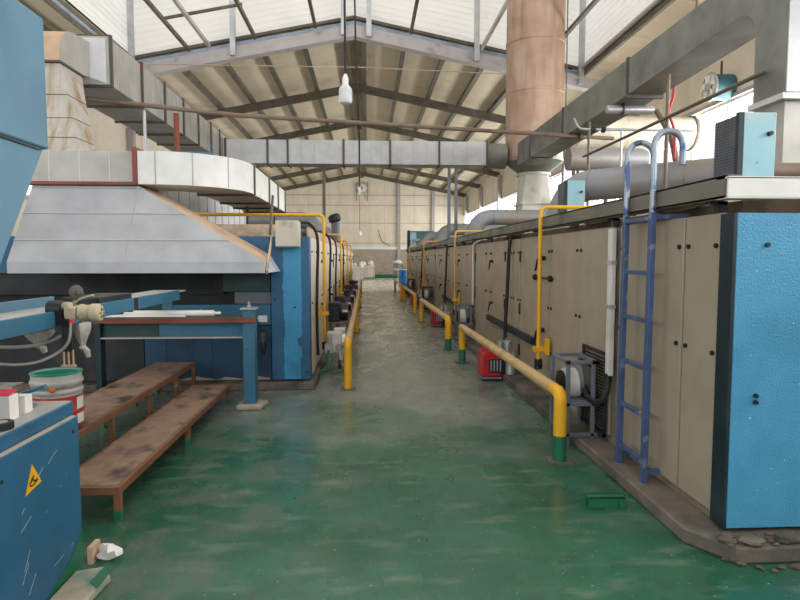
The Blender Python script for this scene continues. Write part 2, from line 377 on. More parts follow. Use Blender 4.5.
struct('wall_light_block', MB().box(.9, -1.0, 0, XW1, -.8, 2.5), M['plaster'])  # added low wall behind the camera, dims gate light at the lower right
def side_wall(name, x, s):
    """long side wall, s=+1 for the wall on the +X side"""
    a, b = (x, x+s*.2)
    m = MB().box(a, YB, 0, b, YF, 3.2)
    struct(name, m, M['wallcream'])
    struct(name+'_upper', MB().box(a, YB, 5.0, b, YF, 6.9), M['wallcream'])
    cols = [-.2+5.8*k for k in range(9)]
    for k, y in enumerate(cols):
        struct('wall_column', MB().box(a-s*.26, y-.12, 0, a+s*.02, y+.12, 6.35), M['steel_light'])
        if y > 1:
            w = struct('window_%d' % (k+(1 if s > 0 else 20)), MB().box(a+s*.08, y+.12, 3.26, a+s*.09, min(y+5.68, YF), 4.94), M['glass'])
            fr = MB()
            y1 = min(y+5.68, YF)
            for zz in (3.2, 4.94): fr.box(a+s*.04, y+.12, zz, a+s*.14, y1, zz+.06)
            for q in range(5):
                yy = y+.12+(y1-y-.12)*q/4
                fr.box(a+s*.05, yy-.025, 3.26, a+s*.13, yy+.025, 4.94)
            part('window_frame', fr, M['white_clad'], w)
    struct('trim_%d' % (30 if s > 0 else 40), MB().box(a-s*.05, YB, 5.0, a, YF, 5.08), M['steel_light'])
    struct('trim_%d' % (31 if s > 0 else 41), MB().box(a-s*.05, YB, 3.12, a, YF, 3.2), M['steel_light'])
side_wall('wall_right', XW1, 1)
side_wall('wall_left', XW0, -1)

# roof lining: full width behind the lantern, outboard strips beside it
cm = MB()
def slab(x0, x1, y0, y1, t=.08):
    cm.hexa([(x0, y0, roof_z(x0)), (x1, y0, roof_z(x1)), (x1, y1, roof_z(x1)), (x0, y1, roof_z(x0))],
            [(x0, y0, roof_z(x0)+t), (x1, y0, roof_z(x1)+t), (x1, y1, roof_z(x1)+t), (x0, y1, roof_z(x0)+t)])
slab(XW0-.3, RX, LY, YF+.3); slab(RX, XW1+.3, LY, YF+.3)
slab(XW0-.3, LX0, YB, LY); slab(LX1, XW1+.3, YB, LY)
struct('ceiling', cm, M['ceil'])
# purlins under the lining
def purlin(x, y0, y1, mat='steel_dark'):
    z = roof_z(x)
    struct('purlin_beam', MB().box(x-.035, y0, z-.2, x+.035, y1, z-.012).box(x-.075, y0, z-.212, x+.075, y1, z-.2), M[mat])
for k in range(7):
    for s in (-1, 1):
        x = RX+s*(.28+1.2*k)
        if XW0 < x < XW1: purlin(x, LY, YF)
for x in (LX0-.9, LX0-2.1): purlin(x, YB, LY)
# portal frames
def rafter(y, x0, x1, mat, h=.30):
    m = MB()
    for a, b in ((x0, min(x1, RX)), (max(x0, RX), x1)):
        if b <= a: continue
        za, zb = roof_z(a)-.2, roof_z(b)-.2
        for dy, t0, t1 in ((.05, 0, .02), (.008, .02, h-.02), (.05, h-.02, h)):
            m.hexa([(a, y-dy, za-t1), (b, y-dy, zb-t1), (b, y-dy, zb-t0), (a, y-dy, za-t0)], [(a, y+dy, za-t1), (b, y+dy, zb-t1), (b, y+dy, zb-t0), (a, y+dy, za-t0)])
    struct('roof_beam', m, M[mat])
for k, y in enumerate((23.2, 29.0, 34.8, 40.6, 46.4)):
    rafter(y, XW0+.1, XW1-.1, 'steel_dark')
    struct('roof_beam', MB().box(RX-.12, y-.03, roof_z(RX)-.66, RX+.12, y+.03, roof_z(RX)-.46), M['steel_dark'])
# front frame at the lantern: a pale boxed beam
def boxbeam(y0, y1, x0, x1, t0, t1, mat, name='roof_beam'):
    for a, b in ((x0, RX), (RX, x1)):
        za, zb = roof_z(a), roof_z(b)
        struct(name, MB().hexa([(a, y0, za-t1), (b, y0, zb-t1), (b, y0, zb-t0), (a, y0, za-t0)], [(a, y1, za-t1), (b, y1, zb-t1), (b, y1, zb-t0), (a, y1, za-t0)]), M[mat])
boxbeam(17.2, 17.5, XW0+.1, XW1-.1, .28, .60, 'steel_light')
boxbeam(17.42, 17.5, LX0, LX1, .10, .22, 'bluegrey', 'trim_50')
boxbeam(17.36, 17.5, LX0, LX1, -.02, .06, 'steel_dark', 'trim_51')
for y in (11.5, 5.7):
    for a, b in ((XW0+.1, LX0+.75), (LX1-.75, XW1-.1)):
        m = MB(); m.hexa([(a, y-.1, roof_z(a)-.5), (b, y-.1, roof_z(b)-.5), (b, y-.1, roof_z(b)-.2), (a, y-.1, roof_z(a)-.2)], [(a, y+.1, roof_z(a)-.5), (b, y+.1, roof_z(b)-.5), (b, y+.1, roof_z(b)-.2), (a, y+.1, roof_z(a)-.2)])
        struct('roof_beam', m, M['tanprimer'])
# lantern walls clad in ribbed white sheet
def clad_profile(z0, z1, pitch=.165):
    out = []; z = z0
    while z < z1-.01:
        out += [(0, z), (0, z+pitch-.02), (.018, z+pitch-.018), (.018, z+pitch-.003)]; z += pitch
    return out
def clad_wall(name, p0, p1, nrm, z0, z1, slope=None):
    """ribbed sheet from p0 to p1; nrm points into the hall. slope(x) trims the foot of the wall."""
    m = MB(); nrm = Vector(nrm); prof = clad_profile(z0, z1)
    a = [Vector((p0[0], p0[1], z))-nrm*d for d, z in prof]; b = [Vector((p1[0], p1[1], z))-nrm*d for d, z in prof]
    n = len(prof); m.add(a+b, [(i, i+1, n+i+1, n+i) for i in range(n-1)])
    struct(name, m, M['clad'])
ZL = 9.9
# end wall of the lantern follows the rafter: one run of sheet per side
def end_clad(x0, x1, name):
    m = MB(); pitch = .165; n = 24; y = 17.5
    for side in (0,):
        prof = clad_profile(0, 2.9, pitch)
        a = [(x0, y+d, min(ZL, roof_z(x0)+.02+z)) for d, z in prof]; b = [(x1, y+d, min(ZL, roof_z(x1)+.02+z)) for d, z in prof]
        k = len(prof); m.add(a+b, [(i, i+1, k+i+1, k+i) for i in range(k-1)])
    struct(name, m, M['clad'])
end_clad(LX0, RX, 'wall_lantern_end'); end_clad(RX, LX1, 'wall_lantern_end')
clad_wall('wall_lantern_left', (LX0, YB), (LX0, 17.5), (1, 0, 0), 7.15, ZL)
clad_wall('wall_lantern_right', (LX1, YB), (LX1, 17.5), (-1, 0, 0), 7.1, ZL)
struct('ceiling_lantern', MB().box(LX0-.2, YB, ZL, LX1+.2, 17.8, ZL+.02), M['clad'])
struct('trim_52', MB().box(LX0-.06, YB, 6.82, LX0+.02, 17.4, 7.12), M['steel_dark'])
struct('trim_53', MB().cyl((LX0-.02, YB, 6.95), (LX0-.02, 17.3, 6.95), .06), M['bluegrey'])
struct('trim_54', MB().box(LX1-.02, YB, 6.8, LX1+.06, 17.4, 7.08), M['steel_dark'])
struct('trim_55', MB().cyl((LX1-.06, YB, 7.0), (LX1-.06, 17.3, 7.0), .05), M['steel_light'])
# posts of the lantern end wall
for x in (LX0+.12, -3.65, -.62, .08, 3.1, LX1-.1):
    struct('lantern_column', MB().box(x-.07, 17.08, roof_z(x)-.55, x+.07, 17.2, ZL), M['silver'])
# purlins that run on under the lantern
for x in (-4.85, -4.3, -3.05, -1.4, 1.25, 3.25, 4.95):
    z = roof_z(x)-.12
    struct('purlin_beam', MB().box(x-.04, YB, z-.09, x+.04, 17.2, z), M['steel_dark' if x not in (-4.3, 3.25) else 'steel_light'])
for y, x0, x1 in ((15.2, -4.9, -3.0), (13.4, -4.9, -3.0)):
    struct('roof_beam', MB().hexa([(x0, y-.03, roof_z(x0)-.12), (x1, y-.03, roof_z(x1)-.12), (x1, y-.03, roof_z(x1)-.06), (x0, y-.03, roof_z(x0)-.06)],
                                  [(x0, y+.03, roof_z(x0)-.12), (x1, y+.03, roof_z(x1)-.12), (x1, y+.03, roof_z(x1)-.06), (x0, y+.03, roof_z(x0)-.06)]), M['steel_dark'])

# ------------------------------------------------------------------ oven rows
XR, XL = 1.97, -.70
# concrete plinths the rows stand on
struct('floor_plinth_right', MB().prism([(1.77, 29.4, 0), (1.77, 3.18, 0), (1.93, 2.93, 0), (2.35, 2.93, 0), (2.35, 29.4, 0)], (0, 0, .09)).prism([(2.35, 2.90, 0), (5.4, 2.84, 0), (5.4, 29.4, 0), (2.35, 29.4, 0)], (0, 0, .085)), M['concrete'], .012)
struct('floor_plinth_left', MB().box(-4.2, 7.25, 0, -.64, 30.5, .085), M['concrete'], .012)
rub = MB(); rnd = random.Random(5)
for k in range(46):
    x = rnd.uniform(1.90, 2.34); y = rnd.uniform(2.95, 3.08); s = rnd.uniform(.012, .038)
    if min(math.hypot(x-2.03, y-2.96), math.hypot(x-2.24, y-2.99)) < .075+s or y > 3.085-s: continue
    rub.lump((x, y, .088+s*.3), s*1.2, s, s*.7, k, 8, 5)
for k in range(14):
    x = rnd.uniform(1.75, 2.3); y = (2.90 if x > 1.95 else 3.12-(x-1.75)*.9)+rnd.uniform(-.05, .0); s = rnd.uniform(.008, .022)
    rub.lump((x, y, s*.5), s*1.2, s, s*.6, 90+k, 8, 5)
ro = solo('rubble', rub, M['rubble'], 'crumbled dark rubble at the broken kerb corner below the blue end panel', 'rubble'); ro['kind'] = 'stuff'
for i, (x, y, s) in enumerate(((2.03, 2.96, .045), (2.24, 2.99, .05))):
    solo('concrete_chunk', MB().lump((x, y, .088+s*.5), s*1.3, s, s*.55, i, 9, 6, .35), M['concrete'], ['concrete chunk in the rubble by the navy panel edge', 'concrete chunk in the rubble farther from the navy panel edge'][i], 'rubble')

def lever_handle(x, y, z, s, par, down=.13):
    """small black lever on the aisle face; s = direction out of the face"""
    h = MB().cyl((x, y, z), (x+s*.05, y, z), .022, n=10)
    h.hexa([(x+s*.035, y-.014, z+.012), (x+s*.035, y+.014, z+.012), (x+s*.055, y+.014, z+.012), (x+s*.055, y-.014, z+.012)],
           [(x+s*.045, y+.05, z-down), (x+s*.045, y+.075, z-down), (x+s*.06, y+.075, z-down), (x+s*.06, y+.05, z-down)])
    return part('door_handle', h, M['blackmetal'], par)
def oven_unit(x, s, y0, y1, doors, name_label, group, top=1.85, zb=.13, depth=3.2, levers=(), closers=(), paint='cream'):
    """one heating chamber: body, doors with studs, hinges and handles. s=-1: the aisle face looks to -X"""
    t = thing('oven_chamber', name_label, 'oven', (x-s*depth/2, (y0+y1)/2, zb), group)
    f = x-s*.025
    part('body', MB().box(f, y0+.005, zb-.045, x-s*depth, y1-.005, top-.012), M['cream_dark'], t)
    for k, (a, b) in enumerate(doors):
        a, b = y0+a, y0+b
        d = part('door', MB().box(x, a+.006, zb+.015, f+s*.002, b-.006, top), M[paint], t, .004)
        if b-a > .3:
            for z in (zb+.93, top-.18):
                for yy in (a+.05, b-.05): part('door_stud', MB().cyl((x, yy, z), (x+s*.014, yy, z), .014, n=8), M['black'], d)
        if (k in levers):
            lever_handle(x, b-.12, 1.55, s, d); lever_handle(x, b-.12, .90, s, d)
        if (k in closers):
            for z in (1.62, .95, .42):
                part('hinge', MB().box(x, b-.035, z-.07, x+s*.018, b+.005, z+.07), M['blackmetal'], d)
    return t
RG = 'oven chambers of the right row'
oven_unit(XR, -1, 3.23, 8.0, [(.01, .40), (.41, 1.36), (1.50, 2.25), (2.25, 3.12), (3.12, 4.40), (4.43, 4.77)],
          'cream oven chamber behind the blue ladder, joined to the blue end panel', RG, closers=(4,))
DS = [(0.02, .47), (.47, 1.44), (1.44, 1.84), (1.84, 2.83), (2.93, 3.73), (3.73, 4.77), (4.77, 5.35), (5.35, 6.38)]
for i, y in enumerate((8.0, 14.4, 20.8)):
    oven_unit(XR, -1, y, y+6.4, DS, ['cream oven chamber with the dark sloping rail, opposite the blue left end panel', 'cream oven chamber behind the second red burner in the right row',
                                   'cream oven chamber behind the third red burner in the right row'][i], RG, levers=(1, 5), closers=(0, 3, 6))
oven_unit(XR, -1, 27.2, 29.2, [(.02, 1.0), (1.0, 1.98)], 'short last cream oven chamber at the far end of the right row', RG, levers=(0,))
LG = 'oven chambers of the left row'
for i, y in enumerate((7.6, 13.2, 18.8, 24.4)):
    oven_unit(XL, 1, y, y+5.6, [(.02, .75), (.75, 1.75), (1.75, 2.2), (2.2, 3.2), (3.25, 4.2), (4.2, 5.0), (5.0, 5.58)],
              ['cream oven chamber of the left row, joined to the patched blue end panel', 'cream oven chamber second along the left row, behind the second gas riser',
               'cream oven chamber third along the left row', 'cream oven chamber at the far end of the left row'][i], LG, top=1.86, zb=.10, depth=3.3, levers=(1, 4), closers=(2, 5), paint='cream_lit')

# right blue end panel with its navy return
t = thing('end_panel', 'large hammered bright blue end panel closing the right oven row', 'panel', (3.6, 3.2, .09))
part('front_sheet', MB().box(1.966, 3.10, .115, 5.2, 3.125, 1.84), M['blue_panel'], t, .004)
part('edge_return', MB().box(1.945, 3.10, .115, 1.965, 3.225, 1.84), M['navy'], t, .003, 'dark navy edge')
part('backing', MB().box(1.985, 3.13, .10, 5.2, 3.22, 1.82), M['shadow_steel'], t)
for x, z in ((2.13, 1.67), (2.10, .855), (2.10, .82)): part('bolt', MB().cyl((x, 3.10, z), (x, 3.085, z), .013, n=10), M['blackmetal'], t)

# left blue end panel
t = thing('end_panel', 'blue end panel with a brighter repainted stripe closing the left oven row', 'panel', (-.93, 7.45, .10))
part('sheet', MB().box(-1.17, 7.38, .10, -.70, 7.58, 1.86), M['blue_old'], t, .006)
rnd = random.Random(12); pt = []
for k in range(60): pt.append((-1.018+rnd.uniform(-.006, .006)+(.012 if 18 < k < 27 else 0)-(.018 if k in (40, 41, 42) else 0), .115+k*.0278))
for k in range(59, -1, -1): pt.append((-.80+rnd.uniform(-.006, .006)-(.05 if 14 < k < 19 else 0)-(.02 if k < 10 else 0), .115+k*.0278))
part('repainted_stripe', MB().prism([(x, 7.378, z) for x, z in pt], (0, -.003, 0)), M['blue_patch'], t, label='brighter blue patch')
for x, z in ((-.88, 1.0), (-1.12, 1.1), (-.74, .2)): part('bolt', MB().cyl((x, 7.378, z), (x, 7.36, z), .013, n=8), M['blackmetal'], t)

# top deck and gutters of the rows
solo('roof_deck', MB().box(2.15, 3.35, 1.86, 5.1, 29.0, 1.93), M['deck'], 'dusty brown insulated deck on top of the right oven row', 'oven deck')
solo('roof_deck', MB().box(-3.9, 7.65, 1.87, -.82, 29.9, 1.93), M['deck'], 'dusty brown insulated deck on top of the left oven row', 'oven deck')
t = thing('edge_channel', 'long steel edge channel above the doors of the right oven row', 'steel channel', (1.93, 16, 1.92))
ch = MB().box(1.90, 3.12, 1.92, 1.915, 29.2, 2.04).box(1.90, 3.12, 2.03, 1.99, 29.2, 2.042).box(1.90, 3.12, 1.918, 1.99, 29.2, 1.932)
part('long_web', ch, M['channel'], t)
part('front_web', MB().box(1.90, 3.09, 1.92, 5.2, 3.105, 2.025).box(1.90, 3.09, 2.02, 5.2, 3.2, 2.03).box(1.9, 3.09, 1.915, 5.2, 3.2, 1.922), M['white_sheet'], t, label='white front run of the channel')
for y in (3.3, 4.75, 6.9, 9.6, 12.3, 15, 17.7, 20.4, 23.1, 25.8, 28.5): part('stub_post', MB().box(1.975, y, 1.852, 2.03, y+.05, 1.92).box(1.93, y, 1.90, 2.03, y+.05, 1.919), M['blackmetal'], t)
for i, (y0, y1) in enumerate(((3.6, 4.5), (5.0, 5.9), (6.0, 6.3), (8.2, 9.2), (11.2, 12.4))):
    solo('insulation_scrap', MB().lump((2.14, (y0+y1)/2, 1.965), .07, (y1-y0)/2, .045, 30+i, 12, 6, .5), M['insul'],
         ['torn insulation on the right oven top just behind the ladder bracket', 'torn insulation on the right oven top beside the white conduit', 'short torn insulation scrap beside the first yellow gas riser',
          'torn insulation beside the dark cable drop on the right row', 'long torn insulation strip beyond the dark cable drop'][i], 'insulation')
t = thing('fascia_board', 'tan fascia board along the top of the left oven row', 'board', (-.75, 18, 1.87))
part('board', MB().box(-.76, 7.7, 1.875, -.735, 29.8, 1.99), M['tanprimer'], t)
solo('fascia_board', MB().box(-2.4, 7.62, 1.87, -1.15, 7.66, 2.02), M['insul'], 'stained pale board lying across the left oven top behind the grey box', 'board')
t = thing('junction_box', 'pale grey junction box on top of the striped blue panel', 'electrical box', (-.96, 7.25, 1.73))
part('case', MB().box(-1.075, 7.14, 1.73, -.80, 7.372, 2.04), M['greypanel'], t, .012)
part('lid', MB().box(-1.065, 7.13, 1.74, -.81, 7.139, 2.03), M['greypanel'], t, .004)
solo('roof_stay', MB().bar((-1.165, 7.33, 1.88), (-1.14, 7.45, 2.36), .025, .025), M['steel_dark'], 'thin grey steel stay standing beside the pale junction box', 'steel rod')

# cable runs down the left row
for i, (y, w) in enumerate(((8.05, .02), (10.85, .02), (12.9, .018), (16.95, .018))):
    pts = spline([(-.86, y-.25, 2.06), (-.745, y-.1, 2.045), (-.655, y, 1.86), (-.665, y+.02, 1.3), (-.67, y-.02, .8), (-.66, y, .3)])
    solo('cable', MB().tube(pts, w, 8), M['black'], ['black cable drooping down the left oven beside the striped blue panel', 'second black cable down the left oven doors, beyond the first gas riser',
         'third black cable down the left oven doors', 'fourth black cable down the left oven doors'][i], 'cable', 'cables down the left oven doors')

# ------------------------------------------------------------------ yellow gas risers
def gas_riser(x, y, ztop, zbot, dx, label, s, brz=None):
    t = thing('gas_pipe', label, 'gas pipe', (x, y, zbot), 'yellow gas risers')
    part('pipe', MB().tube(bend([(x, y, zbot), (x, y, ztop), (x+dx, y, ztop)], .08), .021 if s > 0 else .023, 12), M['yellow'], t)
    if brz:
        part('wall_bracket', MB().box(x-s*.06, y-.03, brz-.025, x+s*.085, y+.03, brz+.025).box(x+s*.055, y-.12, brz-.05, x+s*.085, y-.03, brz+.12), M['yellow'], t)
    part('valve', MB().cyl((x, y, zbot-.02), (x, y, zbot+.09), .042, n=12).box(x-.02, y-.1, zbot+.03, x+.02, y, zbot+.05), M['blackmetal'], t)
gas_riser(1.85, 6.35, 2.14, .42, .95, 'yellow gas pipe rising beside the blower frame at the near right oven', 1, .62)
gas_riser(1.85, 12.55, 2.16, .42, .8, 'yellow gas pipe second along the right row, behind the second blower frame', 1, .72)
gas_riser(1.85, 19.5, 2.14, .42, 1.1, 'yellow gas pipe third along the right row', 1, .72)
gas_riser(1.85, 26.2, 2.12, .42, 1.1, 'yellow gas pipe farthest along the right row, near the blue drum', 1, .72)
gas_riser(-.615, 8.70, 2.215, .30, -1.9, 'yellow gas pipe with a long top arm above the striped blue panel', -1, .80)
gas_riser(-.60, 14.0, 2.14, .45, -1.1, 'yellow gas pipe second along the left row', -1, .80)
gas_riser(-.60, 18.6, 2.12, .5, -1.1, 'yellow gas pipe third along the left row', -1, .80)
gas_riser(-.60, 22.7, 2.08, .5, -1.1, 'yellow gas pipe farthest along the left row', -1, .80)
solo('gas_pipe', MB().tube([(-2.6, 7.9, 1.965), (-1.1, 7.9, 1.965)], .022, 10), M['yellow'], 'thin yellow gas pipe lying low behind the pale junction box', 'gas pipe')

# ------------------------------------------------------------------ guard rails
def guard_rail(x0, x1, y0, y1, h, r, label, group, near_elbow=False, green=(True, True), mats=('railtan', 'yellow')):
    t = thing('guard_rail', label, 'guard rail', ((x0+x1)/2, (y0+y1)/2, 0), group)
    part('rail', MB().tube([(x0, y0+.12, h), (x1, y1-(0.0), h)], r, 16), M[mats[0]], t)
    for (x, y, g, nr) in ((x0, y0, green[0], True), (x1, y1-.06, green[1], False)):
        pts = bend([(x, y, .012), (x, y, h), (x, y+.16, h)], .12, 8) if (nr) else [(x, y, .012), (x, y, h-.01)]
        p = part('post', MB().tube(pts, r*1.02, 16), M[mats[1]], t)
        if g: part('green_foot', MB().cyl((x, y, .01), (x, y, .21), r*1.05, n=16), M['green_paint'], p)
        part('base_plate', MB().box(x-.09, y-.09, 0, x+.09, y+.09, .012), M['concrete'], p)
RGG = 'yellow guard rails along the right row'
guard_rail(1.51, 1.45, 4.56, 9.1, .545, .05, 'large yellow and tan guard rail in front of the nearest red burner', RGG, True)
guard_rail(1.40, 1.36, 10.25, 14.95, .55, .055, 'tan topped guard rail second along the right row', RGG, green=(True, False))
guard_rail(1.37, 1.35, 17.1, 21.8, .55, .05, 'tan topped guard rail third along the right row', RGG, green=(False, False))
guard_rail(1.32, 1.32, 22.9, 28.3, .55, .05, 'yellow guard rail farthest along the right row', RGG, green=(False, False))
LGG = 'yellow guard rails along the left row'
guard_rail(-.235, -.24, 7.28, 12.9, .58, .047, 'yellow guard rail beside the striped blue panel on the left', LGG, True, (False, False))
guard_rail(-.24, -.26, 13.3, 19.5, .58, .045, 'yellow and tan guard rail second along the left row', LGG, green=(False, False))
guard_rail(-.26, -.27, 20.0, 27.5, .58, .045, 'yellow and tan guard rail farthest along the left row', LGG, green=(False, False))

# ------------------------------------------------------------------ burners, blowers on the right
def burner(x, y, sc, label):
    t = thing('gas_burner', label, 'burner', (x, y, .05), 'red gas burners')
    part('housing', MB().prism([(x-.20, y+.20, .06), (x+.05, y+.20, .06), (x+.05, y+.20, .40), (x-.10, y+.20, .43), (x-.19, y+.20, .36)], (0, -.38, 0)), M['red'], t, .02)
    part('air_intake', MB().box(x-.12, y-.20, .12, x+.06, y-.182, .30), M['blackmetal'], t, .006)
    part('connector_block', MB().box(x+.052, y-.17, .10, x+.10, y+.1, .36), M['blackmetal'], t, .006)
    part('drip_tray', MB().box(x-.20, y-.195, .035, x+.05, y+.195, .058), M['galv_grey'], t)
    g = MB()
    for k in range(4): g.box(x-.10+k*.04, y-.208, .14, x-.085+k*.04, y-.20, .28)
    part('intake_grille', g, M['silver'], t)
    v = MB().tube([(x+.06, y, .20), (x+.23, y, .20)], .05, 12).cyl((x+.14, y-.09, .20), (x+.14, y-.09, .44), .045, n=12).cyl((x+.14, y-.09, .44), (x+.14, y-.09, .52), .062, n=12).cyl((x+.04, y-.12, .40), (x+.04, y-.12, .52), .035, n=12).cyl((x+.16, y-.19, .10), (x+.16, y-.19, .26), .062, n=14).box(x+.05, y-.19, .30, x+.22, y-.02, .37)
    part('gas_valve', v, M['silver'], t)
    part('valve_cap', MB().cyl((x+.13, y-.20, .28), (x+.13, y-.255, .28), .04, n=12), M['orange'], t, label='orange cap')
    part('stand_foot', MB().box(x-.17, y-.1, 0, x-.13, y+.1, .07), M['blackmetal'], t)
    for dy in (-.1, .1): part('stand_leg', MB().box(x+.02, y+dy-.015, 0, x+.05, y+dy+.015, .2), M['blackmetal'], t)
burner(1.69, 7.80, 1, 'red gas burner on the floor behind the nearest yellow guard rail')
burner(1.69, 13.9, 1, 'red gas burner behind the second guard rail of the right row')
burner(1.68, 20.2, 1, 'red gas burner behind the third guard rail of the right row')
burner(1.68, 26.6, 1, 'red gas burner farthest along the right row')
def blower_frame(y, label, mat, white=True):
    t = thing('blower', label, 'blower', (1.80, y+.24, 0), 'framed blowers of the right row')
    x0, x1, y0, y1, h = 1.66, 1.934, y, y+.42, .745
    f = MB(); a = .032
    for (x, yy) in ((x0, y0), (x1-.06, y0), (x0, y1), (x1-.02, y1)): f.box(x, yy, 0 if x < 1.75 else .09, x+a, yy+a, h)
    for z in (h-a, .36, .10):
        f.box(x0, y0, z, x1, y0+a, z+a); f.box(x0, y0, z, x0+a, y1, z+a)
        if z != .10: f.box(x0, y1, z, x1, y1+a, z+a)
    f.box(x1-.04, y0, h-a, x1, y1, h)
    part('frame', f, M[mat], t, .003)
    yc = y+.22
    part('motor_shell', MB().lathe((1.69, yc, .52), (1, 0, 0), [(.09, 0), (.125, .015), (.13, .03), (.13, .13), (.12, .14)], 24), M['white_sheet'], t)
    part('end_disc', MB().lathe((1.66, yc, .52), (1, 0, 0), [(.08, 0), (.105, .008), (.105, .04), (.09, .05)], 24), M['black'], t)
    mb = MB().lathe((1.80, yc, .54), (1, 0, 0), [(.11, 0), (.14, .01), (.14, .04), (.10, .05), (.10, .13)], 24)
    for k in range(5): mb.lathe((1.83+.02*k, yc, .54), (1, 0, 0), [(.10, 0), (.128, .002), (.128, .007), (.10, .009)], 24)
    part('motor_body', mb, M['galv_grey'] if white else M['blackmetal'], t)
    part('mount_plate', MB().box(x0+.02, y0+.03, .392, x1, y1, .402), M['greyframe'], t)
    return t
blower_frame(4.86, 'grey framed blower motor beside the near yellow rail post', 'greyframe')
blower_frame(10.8, 'framed blower motor second along the right row, beside the second guard rail', 'greyframe')
blower_frame(17.6, 'dark framed blower third along the right row', 'blackmetal')
blower_frame(24.2, 'black framed blower farthest along the right row', 'blackmetal', False)
# louvre, hose and conduit
t = thing('louvre_grille', 'black louvred intake grille on the oven behind the grey blower frame', 'grille', (1.955, 5.05, .18))
part('louvre_frame', MB().box(1.936, 4.735, .13, 1.953, 5.27, .16).box(1.936, 4.735, .80, 1.953, 5.27, .83).box(1.936, 4.735, .13, 1.953, 4.765, .83).box(1.936, 5.24, .13, 1.953, 5.27, .83), M['blackmetal'], t)
sl = MB()
for k in range(22): sl.bar((1.944, 4.755, .175+k*.0285), (1.944, 5.25, .175+k*.0285), .022, .006, (1, 0, .8))
part('louvre_slat', sl, M['black'], t)
t = thing('conduit', 'white cable conduit with a black flexible hose, between ladder and blower frame', 'conduit', (1.93, 4.68, .5))
part('trunking', MB().box(1.925, 4.64, .66, 1.962, 4.72, 1.83), M['white_sheet'], t, .004)
part('flexible_hose', MB().tube(spline([(1.94, 4.68, .67), (1.93, 4.69, .52), (1.90, 4.76, .42), (1.86, 4.9, .43), (1.845, 5.0, .54), (1.84, 5.08, .62)]), .026, 12), M['blackmetal'], t)
for z in (1.2, 1.55): part('clip', MB().box(1.92, 4.63, z, 1.965, 4.73, z+.03), M['silver'], t)
solo('conduit', MB().tube(bend([(1.94, 10.9, .75), (1.94, 10.9, 1.86), (2.1, 10.9, 1.95)], .06), .022, 10), M['white_sheet'], 'slim white conduit down the right oven above the second blower frame', 'conduit')
for i, y in enumerate((8.03, 14.4, 20.8)):
    pts = spline([(2.06, y, 1.888), (1.99, y, 1.882), (1.925, y, 1.80), (1.90, y, 1.2), (1.872, y-.02, .7), (1.87, y-.03, .52)])
    solo('cable', MB().tube(pts, .024, 10), M['black'], ['thick black cable dropping to the nearest red burner', 'thick black cable dropping behind the second red burner', 'thick black cable dropping behind the third red burner'][i], 'cable')
for i, (ya, yb, za, zb) in enumerate(((6.85, 9.5, .63, .66), (13.0, 15.2, .60, .62))):
    t = thing('slide_rail', ['dark green steel rail bolted low across the right oven doors', 'dark steel rail low on the oven doors above the second red burner'][i], 'steel rail', (1.95, (ya+yb)/2, .6))
    part('rail', MB().hexa([(1.905, ya, za-.04), (1.951, ya, za-.04), (1.951, ya, za+.04), (1.905, ya, za+.04)], [(1.905, yb, zb-.04), (1.951, yb, zb-.04), (1.951, yb, zb+.04), (1.905, yb, zb+.04)]), M['navy'], t)
    for k in range(5):
        y = ya+.2+k*(yb-ya-.4)/4; part('bolt', MB().cyl((1.905, y, .64), (1.892, y, .64), .016, n=8), M['blackmetal'], t)
# locking bar near the first riser
t = thing('door_latch', 'black two-knob latch bar across the oven door seam beside the first gas riser', 'latch', (1.95, 6.55, 1.38))
part('bar', MB().cyl((1.945, 6.28, 1.38), (1.945, 6.85, 1.38), .012, n=8), M['blackmetal'], t)
part('knob', MB().lathe((1.966, 6.28, 1.38), (-1, 0, 0), [(.02, 0), (.034, .01), (.034, .04), (.02, .05)], 12), M['black'], t)
part('knob', MB().lathe((1.966, 6.85, 1.38), (-1, 0, 0), [(.02, 0), (.034, .01), (.034, .04), (.02, .05)], 12), M['black'], t)
for i, (y, z) in enumerate(((6.55, 1.60), (6.55, .80))):
    t = thing('door_lever', ['black lever knob on the near right oven door, above the latch bar', 'black lever knob on the near right oven door, below the latch bar', 'black drop lever high on the oven door beyond the dark cable', 'black drop lever at mid height on the oven door beyond the dark cable'][i], 'lever', (1.96, y, z))
    part('hub', MB().cyl((1.966, y, z), (1.91, y, z), .026, n=12), M['blackmetal'], t)
    part('grip', MB().tube([(1.92, y, z), (1.905, y+.08, z-.02), (1.90, y+.14, z-.14)], .013, 8), M['black'], t)

# ------------------------------------------------------------------ ladder
t = thing('ladder', 'blue steel ladder with hooked tops standing against the near right oven', 'ladder', (1.87, 4.14, 0))
for y, zt in ((4.27, 2.33), (3.87, 2.33)):
    foot = (1.858, y-.01, 0)
    part('rail', MB().bar(foot, (1.872, y, 1.90), .035, .05, (0, 1, 0)), M['blue_ladder'], t, .004)
    arc = [(1.872+.095-.095*math.cos(a), y, zt+.095*math.sin(a)) for a in [math.pi*k/12 for k in range(13)]]
    part('hook', MB().tube([(1.872, y, 1.86)]+arc+[(2.062, y, zt-.12)], .0205, 12), M['bare_steel'], t, label='worn bare steel hook')
for z in (.23, .54, .86, 1.18, 1.50, 1.86):
    part('rung', MB().bar((1.860+.007*z, 3.87, z), (1.860+.007*z, 4.26, z), .03, .03), M['blue_ladder'], t, .003)
part('stand_off', MB().bar((1.87, 3.87, 1.872), (2.12, 3.87, 1.872), .035, .035), M['blue_ladder'], t)
part('stand_off', MB().bar((1.87, 3.87, .16), (1.965, 3.87, .16), .035, .03), M['blue_ladder'], t)
part('stand_off', MB().bar((1.87, 4.27, .16), (1.965, 4.27, .16), .035, .03), M['blue_ladder'], t)

